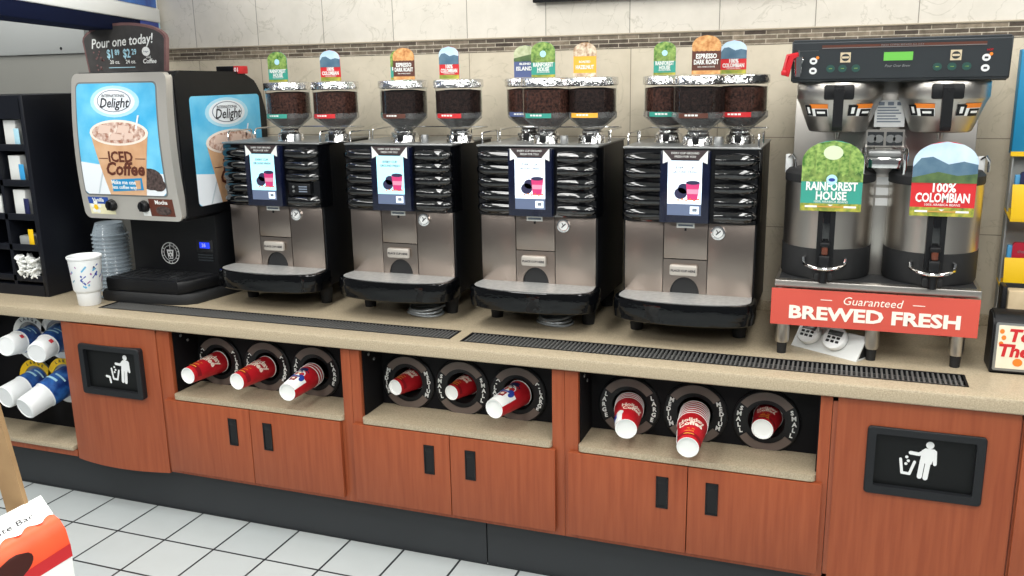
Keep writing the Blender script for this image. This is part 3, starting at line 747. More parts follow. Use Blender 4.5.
    x.build('lettering', WHITEP, t)
    return t

# ------------------------------------------------------------------ bean to cup machines
def hopper(root, x, y, tint, dark=False, r=0.094):
    z0 = 0.690
    h = MB(); h.lathe([(r*0.98, 0.114), (r*0.98, 0.214)], (x, y, z0), seg=32)
    h = h.build('bean_hopper', GLASS, root)
    l = MB(); l.lathe([(0, 0.247), (r*0.8, 0.246), (r*1.03, 0.243), (r*1.05, 0.239), (r*1.05, 0.216), (r*1.0, 0.212), (r*0.96, 0.212)], (x, y, z0), seg=32)
    l.build('lid', CHROMEB, h)
    b = MB(); b.lathe([(0, 0.204), (r*0.5, 0.206), (r*0.955, 0.201), (r*0.955, 0.118), (r*0.92, 0.104), (r*0.5, 0.066), (0, 0.06)], (x, y, z0), seg=32); b.build('coffee_beans', BEANSD if dark else BEANS, h)
    f = MB(); f.lathe([(r*1.02, 0.118), (r*1.03, 0.098), (r*1.0, 0.094), (0.036, 0.050), (0.036, 0.044)], (x, y, z0), seg=8)
    f.build('funnel', FUNNEL, h)
    n = MB(); n.use(CHROMEB).lathe([(0.034, 0.052), (0.04, 0.046), (0.04, 0.040), (0.052, 0.032), (0.055, 0.004), (0.058, 0.0), (0, 0.0)], (x, y, z0), seg=10)
    n.use(BLK).box(x-0.012, y-0.056, z0+0.006, x+0.012, y-0.045, z0+0.034, 0.003); n.build('grinder_neck', None, h)
    s = MB(); N = 10
    s.use(tint)
    for k in range(N):
        a0, a1 = -PI/2-0.62+1.1*k/N, -PI/2-0.62+1.1*(k+1)/N; rr = r*1.05
        s.raw([(x+rr*math.cos(a), y+rr*math.sin(a), z0+q) for a, q in ((a0, 0.099), (a1, 0.099), (a1, 0.116), (a0, 0.116))], [[0, 1, 2, 3]])
    s.use(WHITEP)
    for k in range(4):
        a0, a1 = -PI/2-0.35+0.5*k/4, -PI/2-0.35+0.5*(k+1)/4-0.03; rr = r*1.06
        s.raw([(x+rr*math.cos(a), y+rr*math.sin(a), z0+q) for a, q in ((a0, 0.106), (a1, 0.106), (a1, 0.112), (a0, 0.112))], [[0, 1, 2, 3]])
    s.build('band_label', None, h)

def coffee_machine(cx, y0, label, screen, hoppers, first=False, hose=None):
    t = thing('coffee_machine', (cx, y0, ZC), label, 'coffee machine', 'bean to cup coffee machines along the counter')
    b = MB(); b.use(BLK).box(-0.236, 0.03, 0.088, 0.236, 0.44, 0.684, 0.006)
    b.use(GREYM).box(-0.24, 0.016, 0.684, 0.24, 0.44, 0.692, 0.003); b.build('body', None, t)
    # upper housing front, convex in plan
    hm = MB(); pts = [(-0.243, 0.09), (-0.243, 0.035), (-0.232, 0.014), (-0.20, 0.004), (-0.1, 0.0), (0.1, 0.0), (0.20, 0.004), (0.232, 0.014), (0.243, 0.035), (0.243, 0.09)]
    hm.prism(pts, 0.427, 0.683, 'xy'); hm.build('upper_housing', GLOSS, t)
    for s in (-1, 1):
        g = MB()
        for i in range(5):
            z = 0.454+0.0485*i
            if first and s == 1 and i == 1: continue
            xs = [0.236, 0.228, 0.212, 0.19, 0.165, 0.14, 0.115, 0.092]
            rad = [0.006, 0.015, 0.021, 0.0238, 0.0242, 0.0238, 0.0225, 0.021]
            pl = [(s*x, 0.016*max(0, (x-0.19)/0.046)**1.5+0.004, z) for x in xs]
            g.tube(pl, 0.02, 20, radii=rad, flat=(1, 0.95))
        g.build('ribbed_grille', GLOSSW if s == 1 else GLOSS, t)
    if first:
        q = MB(); q.use(BLK).box(0.10, -0.016, 0.482, 0.205, 0.006, 0.528, 0.004)
        q.use(GREYM)
        for zz in (0.495, 0.513): q.lathe([(0, 0.003), (0.005, 0.003), (0.006, 0)], (0.125, -0.016, zz), (0, -1, 0), 10)
        q.use(INKGREY)
        for zz in (0.492, 0.502, 0.512): q.box(0.15, -0.0168, zz, 0.19, -0.016, zz+0.005)
        q.build('button_plate', None, t)
    e = MB(); e.box(-0.096, -0.030, 0.430, 0.076, 0.01, 0.682, 0.004); e.build('screen_bezel', mat('bezel_navy', (14, 20, 44), 0.15), t)
    d = MB(); yb = -0.0305
    d.use(screen).art(rect(-0.068, 0.498, 0.050, 0.648), 0, 0.0008, yb)
    d.use(SCRG).art(rect(-0.068, 0.458, 0.050, 0.498), 0, 0.0008, yb); d.use(SCRW).art(rect(0.012, 0.464, 0.043, 0.490), 0.0008, 0.0004, yb); d.use(INKGREY).art(rect(0.02, 0.472, 0.036, 0.484), 0.0012, 0.0004, yb)
    d.use(PLUM).art(ellipse(-0.022, 0.535, 0.022, 0.02, 18), 0.0010, 0.0004, yb); d.art(ellipse(-0.012, 0.552, 0.02, 0.018, 18), 0.0010, 0.0004, yb)
    d.use(PINK).art([(0.002, 0.512), (0.036, 0.512), (0.044, 0.572), (-0.004, 0.572)], 0.0015, 0.0004, yb)
    d.use(PLUM).art(ellipse(0.02, 0.573, 0.024, 0.007, 18), 0.0020, 0.0004, yb)
    d.use(mat('pink_light', (226, 150, 180), 0.5)).art(rect(0.0, 0.534, 0.041, 0.550), 0.0020, 0.0004, yb)
    d.use(WARN); [d.art(ellipse(-0.03+0.014*i, 0.512+0.003*(i % 2), 0.004, 0.003, 8), 0.0020, 0.0003, yb) for i in range(6)]
    d.use(INKD).text('EVERY CUP', 0.0125, (-0.009, 0.624), y=yb, lift=0.0009, bold=0.01); d.text('GROUND FRESH', 0.0115, (-0.009, 0.609), y=yb, lift=0.0009, bold=0.01)
    d.build('display', None, t)
    c = MB(); c.use(mat('card_brown', (58, 46, 48), 0.5)).art(rect(-0.086, 0.652, 0.068, 0.684), 0, 0.0015, yb)
    c.use(WHITEP).art([(-0.086, 0.684), (-0.086, 0.638), (-0.056, 0.650)], 0.0016, 0.0004, yb); c.art([(0.068, 0.684), (0.068, 0.638), (0.038, 0.650)], 0.0016, 0.0004, yb)
    c.text('EVERY CUP GROUND', 0.010, (-0.009, 0.674), y=yb, lift=0.002); c.text('FRESH FOR YOU', 0.010, (-0.009, 0.662), y=yb, lift=0.002)
    c.build('header_card', None, t)
    f = MB()
    f.box(-0.229, 0.022, 0.162, -0.0885, 0.034, 0.424, 0.002); f.box(-0.0865, 0.022, 0.292, 0.069, 0.034, 0.424, 0.002)
    f.box(0.071, 0.022, 0.162, 0.230, 0.034, 0.424, 0.002)
    # lower middle panel with arched mouth
    ar = [(-0.0085+0.053*math.cos(a), 0.163+0.062*math.sin(a)) for a in [PI*i/14 for i in range(15)]]
    top = [(-0.0865, 0.163), (-0.0865, 0.289), (0.069, 0.289), (0.069, 0.163)]
    for i in range(14):
        (a0, q0), (a1, q1) = ar[i], ar[i+1]
        f.face([(a0, 0.022, q0), (a1, 0.022, q1), (a1, 0.022, 0.289), (a0, 0.022, 0.289)]); f.face([(a0, 0.022, q0), (a0, 0.04, q0), (a1, 0.04, q1), (a1, 0.022, q1)])
    f.box(-0.0865, 0.022, 0.163, -0.0615, 0.034, 0.289); f.box(0.0445, 0.022, 0.163, 0.069, 0.034, 0.289)
    f.build('front_panel', STEEL, t)
    k = MB(); k.box(-0.0615, 0.028, 0.163, 0.0445, 0.0295, 0.226); k.build('dispense_mouth', BLKM, t)
    p = MB(); p.box(-0.062, 0.004, 0.232, 0.038, 0.022, 0.272, 0.007); p = p.build('nameplate', mat('satin_plate', (186, 180, 172), 0.4, 0.35), t)
    n = MB(); n.text('PLACE CUP HERE', 0.0115, (-0.012, 0.251), y=0.004, lift=0.0006, bold=0.02); n.build('lettering', INKD, p)
    g = MB(); g.use(CHROME).lathe([(0, 0.004), (0.018, 0.004), (0.020, 0.008), (0.025, 0.007), (0.026, 0)], (0.105, 0.022, 0.392), (0, -1, 0), 24)
    g.use(PLASW).lathe([(0, 0.0045), (0.017, 0.0045)], (0.105, 0.022, 0.392), (0, -1, 0), 20)
    g.use(INKD); [g.art(q, 0.0050, 0.0003, 0.022) for q in stroke([(0.099, 0.386), (0.113, 0.399)], 0.004)+stroke([(0.105, 0.392), (0.100, 0.402)], 0.003)]
    g.build('dial', None, t)
    st = MB(); st.use(WHITEP).art(rect(-0.042, 0.405, 0.022, 0.424), 0, 0.0008, 0.0218); st.use(INKGREY); st.art(rect(-0.036, 0.411, 0.016, 0.418), 0.0009, 0.0003, 0.0218); st.use(BLK); st.box(-0.013, 0.019, 0.395, -0.006, 0.022, 0.405); st.build('sticker', None, t)
    # drip tray with bowed front
    fr = [(-0.252, -0.035)]+[(0.252*math.sin(a), -0.035-0.105*math.cos(a)**0.7) for a in [-PI/2+PI*i/18 for i in range(1, 18)]]+[(0.252, -0.035)]
    plan = [(-0.246, 0.035), (-0.252, -0.035)]+fr[1:-1]+[(0.252, -0.035), (0.246, 0.035)]
    cxy = (0, -0.02); rows = []
    for zz, sc in ((0.084, 0.955), (0.088, 0.985), (0.120, 1.0), (0.152, 1.0), (0.160, 0.985), (0.162, 0.965)): rows.append([(cxy[0]+(x-cxy[0])*sc, cxy[1]+(y-cxy[1])*sc, zz) for x, y in plan])
    m = MB(); vs = sum(rows, []); N = len(plan); fs = [list(range(N))[::-1], [5*N+i for i in range(N)]]
    for r_ in range(5):
        for i in range(N): fs.append([r_*N+i, r_*N+(i+1) % N, (r_+1)*N+(i+1) % N, (r_+1)*N+i])
    m.raw(vs, fs); tr = m.build('drip_tray', mat('tray_gloss_black', (7, 8, 10), 0.05, spec=0.4, bump=0.3, bscale=13, stretch=(0.7, 0.7, 1.8)), t)
    m = MB(); m.prism([(x*0.93, -0.015+(y+0.015)*0.90) for x, y in plan], 0.1615, 0.1645, 'xy'); m.build('tray_grid', TRAYTOP, tr)
    for x, y in ((-0.195, 0.085), (0.185, 0.085), (-0.195, 0.38), (0.185, 0.38)):
        l = MB(); l.lathe([(0, 0), (0.023, 0), (0.024, 0.012), (0.028, 0.05), (0.031, 0.09), (0, 0.09)], (x, y, 0), seg=18); l.build('leg', RUBBER, t)
    r = MB(); zt = 0.735; z0 = 0.69
    def rail(pts): r.tube(pts, 0.0035, 8)
    for s in (-1, 1):
        x = s*0.228
        rail([(x, 0.05, z0), (x, 0.05, zt-0.012), (x, 0.055, zt-0.003), (x, 0.065, zt), (x, 0.20, zt), (x, 0.212, zt-0.003), (x, 0.215, zt-0.012), (x, 0.215, z0)])
        rail([(x, 0.24, z0), (x, 0.24, zt-0.012), (x, 0.245, zt-0.003), (x, 0.255, zt), (x, 0.415, zt), (x*0.96, 0.43, zt), (0, 0.43, zt)])
    r.build('cup_rail', CHROME, t)
    k = MB(); k.lathe([(0, 0.03), (0.014, 0.03), (0.016, 0.026), (0.016, 0), (0, 0)], (0.085, 0.10, 0.692), seg=14); k.build('cap', GREYM, t)
    for x, y, tint, dark in hoppers: hopper(t, x, y, tint, dark)
    return t

MA = [(-1.243, 0.372), (-0.647, 0.37), (-0.064, 0.362), (0.51, 0.345)]
SG = 'blend signs on the bean hoppers'
sx = MA[0][0]; sy = MA[0][1]
coffee_machine(sx, sy, 'black coffee machine beside the iced coffee dispenser, leftmost of the four', SCRB, [(0.03, 0.135, TEALS, False), (0.26, 0.135, REDS, False)][:2], True)
coffee_machine(MA[1][0], MA[1][1], 'black coffee machine with an aqua screen, second from the iced coffee dispenser', SCRB, [(-0.085, 0.25, TEALS, True), (-0.012, 0.125, BRNS, True), (0.222, 0.135, REDS, True)])
coffee_machine(MA[2][0], MA[2][1], 'black coffee machine with the yellow hazelnut sign on its hopper, white screen', SCRW, [(-0.105, 0.26, BLUS, False), (0.005, 0.135, TEALS, False), (0.175, 0.165, ORNS, True)])
coffee_machine(MA[3][0], MA[3][1], 'black coffee machine beside the twin brewer, nearest of the four', SCRW, [(-0.12, 0.25, TEALS, False), (0.008, 0.13, BRNS, True), (0.145, 0.21, REDS, False)])
ZL = ZC+0.690+0.2475
def hs(i, x, y, kind, lb, wd=0.092, h=0.120): blend_sign((MA[i][0]+x, MA[i][1]+y, ZL), wd, h, kind, lb, SG)
hs(0, 0.04, 0.06, 'rain', 'small green rainforest house sign on the leftmost hopper')
hs(0, 0.29, 0.06, 'col', 'small red Colombian sign above the leftmost machine')
hs(1, -0.055, 0.19, 'rain', 'green sign mostly hidden behind the brown sign above the second machine from the left')
hs(1, 0.03, 0.05, 'esp', 'brown dark roast sign above the second machine from the left')
hs(1, 0.218, 0.06, 'col', 'small red Colombian sign above the second machine from the left', 0.082)
hs(2, -0.098, 0.19, 'isl', 'slate blue islands sign half hidden by a green sign on a hopper')
hs(2, 0.016, 0.065, 'rain', 'small green rainforest sign overlapping the slate blue sign', 0.092, 0.126)
hs(2, 0.165, 0.10, 'haz', 'yellow hazelnut sign with nuts on a hopper lid', 0.086)
hs(3, -0.127, 0.18, 'rain', 'small green rainforest sign on the machine beside the twin brewer', 0.080, 0.117)
hs(3, 0.04, 0.055, 'esp', 'brown dark roast sign between green and red signs, nearest the twin brewer', 0.098, 0.130)
hs(3, 0.122, 0.14, 'col', 'small red Colombian sign on the machine beside the twin brewer', 0.088, 0.113)

def coil(cx, cy, label, r=0.075):
    m = MB()
    for k in range(3):
        n = 28; m.tube([(cx+(r-0.006*k)*math.cos(2*PI*i/n), cy+(r*0.75)*math.sin(2*PI*i/n), ZC+0.007+0.011*k+0.003*math.sin(4*PI*i/n+k)) for i in range(n)], 0.0055, 8, True)
    m.tube([(cx+r*0.8, cy+0.02, ZC+0.03), (cx+0.09, cy+0.1, ZC+0.03), (cx+0.07, cy+0.2, ZC+0.04), (cx+0.05, cy+0.28, ZC+0.07)], 0.0055, 8)
    return tag(m.build('hose', mat('clear_hose', (150, 155, 158), 0.25, 0.2)), label, 'hose', 'coiled hoses under the machines')
coil(MA[1][0]+0.09, 0.40, 'coiled grey hose lying under the second coffee machine from the left')
coil(MA[2][0]+0.06, 0.41, 'coiled grey hose under the machine with the yellow hazelnut sign', 0.07)

# ------------------------------------------------------------------ helpers for artwork on other planes
def taper(mb, a=0.032):
    for v in mb.bm.verts:
        if v.co.x < 0: v.co.x += a*max(0, (v.co.z-0.375)/0.61)*min(1, -v.co.x/0.262)
def bend(mb, zs, f):
    """slice a flat artwork mesh at heights zs and push every vertex back by f(z)"""
    for z in zs:
        bmesh.ops.bisect_plane(mb.bm, geom=list(mb.bm.verts)+list(mb.bm.edges)+list(mb.bm.faces), plane_co=(0, 0, z), plane_no=(0, 0, 1), dist=1e-6)
    for v in mb.bm.verts: v.co.y += f(v.co.z)
def coffee_poster(p, x0, z0, w_, h_, y=0.0, offer=True):
    P = lambda u, v: (x0+u*w_, z0+v*h_)
    E_ = lambda u, v, a, b, n=24: [P(u+a*math.cos(2*PI*k/n), v+b*math.sin(2*PI*k/n)) for k in range(n)]
    def A(m, poly, l): p.use(m).art(poly, l, 0.0005, y)
    A(POSTER, rrect(x0, z0, x0+w_, z0+h_, 0.02), 0)
    A(POSTERG, E_(0.5, 0.84, 0.31, 0.14), 0.0006); A(POSTERW, E_(0.5, 0.84, 0.26, 0.115), 0.0012)
    A(INKGREY, E_(0.5, 0.845, 0.215, 0.098), 0.0018); A(POSTERW, E_(0.5, 0.845, 0.203, 0.091), 0.0024)
    A(POSTERW, [P(0.0, 0.03), P(0.04, 0.0), P(0.96, 0.0), P(1.0, 0.03), P(1.0, 0.20), P(0.0, 0.30)], 0.0006)
    A(mat('poster_table_line', (196, 206, 214), 0.5), [P(0.16, 0.005), P(0.18, 0.005), P(0.30, 0.26), P(0.28, 0.26)], 0.0011)
    A(COFBEAN, E_(0.84, 0.15, 0.15, 0.10, 18), 0.0012); A(COFBEAN, E_(0.92, 0.10, 0.09, 0.06, 14), 0.0014)
    A(COFT, [P(0.32, 0.0), P(0.76, 0.0), P(0.88, 0.55), P(0.17, 0.55)], 0.0018)
    A(mat('cup_rim_print', (240, 226, 214), 0.4), E_(0.525, 0.565, 0.365, 0.115), 0.0024); A(COFI, E_(0.525, 0.565, 0.33, 0.095), 0.0030)
    for u, v, a, b in ((0.36, 0.60, 0.09, 0.04), (0.60, 0.60, 0.08, 0.035), (0.50, 0.53, 0.08, 0.03), (0.66, 0.54, 0.06, 0.03)):
        A(mat('ice_print', (222, 196, 182), 0.3), [P(u-a, v-b), P(u+a*0.7, v-b), P(u+a, v+b*0.6), P(u-a*0.6, v+b)], 0.0036)
    p.use(POSTERW).art([P(0.74, 0.60), P(0.76, 0.60), P(0.80, 0.72), P(0.78, 0.72)], 0.003, 0.0005, y)
    p.use(INKD).text('Delight', 0.125*w_, P(0.5, 0.825), y=y, lift=0.0032, shear=0.25, bold=0.015)
    p.text('INTERNATIONAL', 0.038*w_, P(0.5, 0.89), y=y, lift=0.0032, bold=0.005)
    p.use(COFB).text('ICED', 0.14*w_, P(0.52, 0.345), y=y, lift=0.0032, bold=0.03); p.text('Coffee', 0.175*w_, P(0.545, 0.235), y=y, lift=0.0032, shear=0.25, bold=0.03)
    for a, b in ((0.25, 0.36), (0.70, 0.82)): p.art([P(a, 0.33), P(b, 0.33), P(b, 0.337), P(a, 0.337)], 0.0026, 0.0005, y)
    if offer:
        A(mat('offer_blue', (28, 140, 196), 0.4), [P(0.36, 0.03), P(0.74, 0.05), P(0.74, 0.16), P(0.36, 0.14)], 0.0028)
        p.use(WHITEP); p.text('Make me one', 0.055*w_, P(0.51, 0.115), y=y, lift=0.0036, bold=0.02); p.text('less coffee way', 0.05*w_, P(0.51, 0.07), y=y, lift=0.0036, bold=0.02)
        A(COFT, [P(0.66, 0.055), P(0.71, 0.06), P(0.72, 0.14), P(0.65, 0.135)], 0.0036)

# ------------------------------------------------------------------ iced coffee dispenser
def iced_dispenser():
    t = thing('iced_coffee_dispenser', (-1.815, 0.2, ZC), 'tall black iced coffee dispenser with blue posters and a steel rimmed door', 'drink dispenser')
    b = MB(); plan = [(-0.262, 0.62), (-0.265, 0.06), (-0.25, 0.015), (-0.215, 0.0), (0.13, 0.012), (0.19, 0.035), (0.225, 0.07), (0.263, 0.32), (0.263, 0.62)]
    def slab(m, pl, z0, z1, r):
        n = len(pl); cx = sum(a for a, _ in pl)/n; cy = sum(q for _, q in pl)/n
        rows = [(z0, 0.985), (z0+r, 1), (z1-r, 1), (z1, 0.975)]; vs = [(cx+(a-cx)*s, cy+(q-cy)*s, z) for z, s in rows for a, q in pl]
        fs = [list(range(n))[::-1], [3*n+i for i in range(n)]]+[[k*n+i, k*n+(i+1) % n, (k+1)*n+(i+1) % n, (k+1)*n+i] for k in range(3) for i in range(n)]
        m.raw(vs, fs)
    slab(b, plan, 0.0, 0.046, 0.012); b.build('base', BLKM, t)
    d = MB(); slab(d, [(-0.225, 0.235), (-0.235, 0.03), (-0.215, 0.012), (0.165, 0.022), (0.195, 0.06), (0.235, 0.235)], 0.050, 0.102, 0.008)
    d = d.build('drip_tray', BLK, t)
    g = MB(); slab(g, [(-0.205, 0.215), (-0.212, 0.04), (0.15, 0.045), (0.205, 0.215)], 0.101, 0.106, 0.001)
    for i in range(9): g.box(-0.19+0.04*i, 0.055, 0.106, -0.184+0.04*i, 0.2, 0.1085)
    for s in (-0.09, 0.09): g.lathe([(0.048, 0), (0.048, 0.004), (0.042, 0.004), (0.042, 0)], (s-0.01, 0.125, 0.106), seg=22)
    g.build('tray_grid', mat('tray_black', (34, 35, 37), 0.35), d)
    o = MB(); o.prism([(-0.255, 0.62), (-0.255, 0.235), (-0.235, 0.215), (0.235, 0.215), (0.262, 0.26), (0.262, 0.62)], 0.046, 0.385, 'xy'); o.build('lower_body', BLK, t)
    e = MB(); e.use(PALEB); cx, cz = -0.025, 0.186
    def ring(r0, r1, l, m):
        e.use(m); n = 36
        for k in range(n):
            a, c = 2*PI*k/n, 2*PI*(k+1)/n
            e.art([(cx+r0*math.cos(a), cz+r0*math.sin(a)), (cx+r1*math.cos(a), cz+r1*math.sin(a)), (cx+r1*math.cos(c), cz+r1*math.sin(c)), (cx+r0*math.cos(c), cz+r0*math.sin(c))], l, 0.0005, 0.2148)
    ring(0.047, 0.050, 0.0004, PLASW); ring(0.034, 0.036, 0.0004, PLASW)
    for k in range(14):
        a = 2*PI*k/14+0.2
        if 1.2 < a < 1.95: continue
        e.text('ICED COFFEE TO'[k] if 'ICED COFFEE TO'[k] != ' ' else '.', 0.011, (cx+0.0415*math.cos(PI*1.15-a*0.9), cz+0.0415*math.sin(PI*1.15-a*0.9)), y=0.2148, lift=0.0005, bold=0.02, rot=PI*1.15-a*0.9-PI/2)
    e.use(PLASW).art([(cx-0.012, cz-0.026), (cx+0.012, cz-0.026), (cx+0.019, cz+0.016), (cx-0.019, cz+0.016)], 0.0004, 0.0005, 0.2148); e.art(rect(cx-0.0015, cz+0.016, cx+0.0015, cz+0.05), 0.0004, 0.0005, 0.2148)
    e.use(BLK)
    for u, v in ((-0.007, 0.004), (0.006, 0.006), (0.0, -0.008), (0.006, -0.018), (-0.006, -0.019)): e.art(rrect(cx+u-0.004, cz+v-0.004, cx+u+0.004, cz+v+0.004, 0.001, 2), 0.001, 0.0004, 0.2148)
    e.build('emblem', None, t)
    l = MB(); l.use(BLKM).box(0.125, 0.212, 0.20, 0.215, 0.216, 0.255, 0.002); l.use(LCDB).box(0.145, 0.2105, 0.218, 0.198, 0.213, 0.245); l.use(WHITE).text('35', 0.022, (0.168, 0.231), y=0.2105, lift=0.0004, bold=0.02)
    l.use(DKGREY); [l.box(0.13, 0.2125, 0.16+0.012*i, 0.21, 0.2145, 0.166+0.012*i) for i in range(3)]; l.build('temperature_display', None, t)
    # head: black housing, rounded at the top
    prof = [(0.0, 0.372), (0.0, 0.972), (0.012, 0.984), (0.05, 0.990), (0.42, 0.985), (0.50, 0.975), (0.565, 0.945), (0.605, 0.89), (0.62, 0.80), (0.62, 0.372)]
    h = MB(); h.prism(prof, -0.262, 0.265, 'yz')
    bmesh.ops.bevel(h.bm, geom=[e_ for e_ in h.bm.edges if abs(e_.verts[0].co.x-e_.verts[1].co.x) < 1e-6], offset=0.014, segments=3, affect='EDGES')
    h.build('head', BLK, t)
    curve = lambda z: 0.024*((z-0.72)/0.30)**2 if z > 0.72 else 0.034*((z-0.72)/0.35)**2
    zs = [0.375+0.04*i for i in range(1, 16)]
    r = MB(); r.prism(rrect(-0.262, 0.375, 0.258, 0.985, 0.03), -0.042, -0.002, 'xz'); bend(r, zs, curve); taper(r)
    dr = r.build('door', mat('door_steel', (206, 202, 195), 0.32, 0.55), t)
    i = MB(); i.prism(rrect(-0.236, 0.478, 0.212, 0.950, 0.022), -0.0435, -0.04, 'xz'); bend(i, zs, curve); taper(i); i.build('poster_frame', GREYM, dr)
    p = MB(); coffee_poster(p, -0.230, 0.484, 0.436, 0.460, -0.0438); bend(p, zs, curve); taper(p); p.build('poster', None, dr)
    k = MB(); yv = -0.0422
    k.use(mat('vanilla_blue', (40, 78, 160), 0.4)).art(rect(-0.225, 0.440, -0.115, 0.470), 0, 0.0006, yv); k.use(mat('vanilla_cream', (236, 230, 190), 0.4)).art(rect(-0.225, 0.395, -0.09, 0.440), 0, 0.0006, yv)
    k.use(YEL).art(ellipse(-0.19, 0.425, 0.012, 0.012, 10), 0.0012, 0.0005, yv); k.use(WHITE); [k.art(ellipse(-0.19+0.02*math.cos(a), 0.425+0.02*math.sin(a), 0.011, 0.009, 8), 0.0008, 0.0004, yv) for a in (0.3, 1.5, 2.8, 4.0, 5.2)]
    k.text('Vanilla', 0.024, (-0.172, 0.457), y=yv, lift=0.0012, shear=0.2, bold=0.02)
    bend(k, zs, curve); k.build('vanilla_label', None, dr); k = MB()
    k.use(COFB).art(rect(0.10, 0.395, 0.225, 0.470), 0, 0.0006, yv); k.use(WHITE).art(rect(0.06, 0.395, 0.10, 0.43), 0, 0.0006, yv); k.text('Mocha', 0.024, (0.165, 0.455), y=yv, lift=0.0012, bold=0.02)
    k.use(COFBEAN); k.art(ellipse(0.17, 0.42, 0.04, 0.02, 14), 0.0012, 0.0005, yv)
    bend(k, zs, curve); k.build('mocha_label', None, dr)
    for x in (-0.098, 0.075):
        q = MB(); y0 = -0.042+curve(0.43); q.lathe([(0, 0.026), (0.018, 0.025), (0.022, 0.02), (0.026, 0.004), (0.026, 0), (0, 0)], (x, y0, 0.437), (0, -1, 0), 20); q.box(x-0.004, y0-0.034, 0.418, x+0.004, y0-0.02, 0.457, 0.002); q.build('knob', BLK, dr)
    # side poster, facing +X
    s = MB(); coffee_poster(s, 0, 0.425, 0.48, 0.46, 0.0, False)
    for v in s.bm.verts: a, y_, z_ = v.co; v.co = Vector((0.2655-y_, 0.09+a, z_))
    s.build('side_poster', None, t)
    # chalk style menu sign on top
    c = thing('menu_sign', (-1.868, 0.31, ZC+0.986), 'arched chalkboard style price sign standing on top of the iced coffee dispenser', 'sign')
    def outline(wb, wt, h0, h1, n=14): return [(-wb, 0), (wb, 0), (wt, h0)]+[(wt*math.cos(a), h0+(h1-h0)*math.sin(a)) for a in [PI*j/n for j in range(1, n)]]+[(-wt, h0)]
    b = MB(); b.prism(outline(0.205, 0.222, 0.135, 0.205), -0.008, 0.012, 'xz'); b.build('frame', CHALKF, c)
    b = MB(); b.art(outline(0.196, 0.213, 0.133, 0.194), 0, 0.001, -0.0082); b.build('board', CHALK, c)
    x = MB(); x.use(WHITEP); yy = -0.0094
    x.text('Pour one today!', 0.056, (-0.01, 0.128), y=yy, shear=0.25, bold=0.012, rot=0.05, sx=0.9)
    x.use(PALEB).text('$1', 0.05, (-0.075, 0.078), y=yy, bold=0.02, sx=0.75); x.text('89', 0.032, (-0.038, 0.084), y=yy, bold=0.02, sx=0.8); x.text('$2', 0.05, (0.012, 0.078), y=yy, bold=0.02, sx=0.75); x.text('29', 0.032, (0.052, 0.084), y=yy, bold=0.02, sx=0.8)
    x.use(WHITEP).text('20 oz.', 0.022, (-0.055, 0.045), y=yy, bold=0.01); x.text('24 oz.', 0.022, (0.03, 0.045), y=yy, bold=0.01)
    x.use(PALEB).art(rect(-0.09, 0.021, 0.05, 0.024), 0.001, 0.0004, yy)
    x.use(WHITEP).art(ellipse(0.115, 0.085, 0.021, 0.019, 16), 0.001, 0.0004, yy); x.text('Coffee', 0.026, (0.128, 0.045), y=yy, bold=0.02, shear=0.2); x.text('iced', 0.014, (0.125, 0.062), y=yy); x.use(INKGREY).text('Delight', 0.009, (0.115, 0.085), y=yy, lift=0.002)
    x.build('lettering', None, c)
    x = MB(); rr = random.Random(3)
    for j in range(14): x.art(ellipse(-0.165+0.05*rr.random(), 0.012+0.09*rr.random(), 0.005, 0.004, 8), 0.001, 0.0004, yy)
    x.build('bean_drawing', CHALKF, c)
    k = thing('label_box', (-1.60, 0.70, ZC+0.9825), 'small black box with a red numbered end on the rear top of the dispenser', 'box')
    k.location = (-1.60, 0.66, ZC+0.975)
    b = MB(); b.box(-0.065, -0.03, 0, 0.028, 0.03, 0.034, 0.003); b.build('body', BLK, k)
    b = MB(); b.use(REDS).box(0.028, -0.03, 0, 0.062, 0.03, 0.034, 0.003); b.use(WHITE).text('01', 0.026, (0.045, 0.017), y=-0.03, bold=0.02); b.build('red_end', None, k)
iced_dispenser()

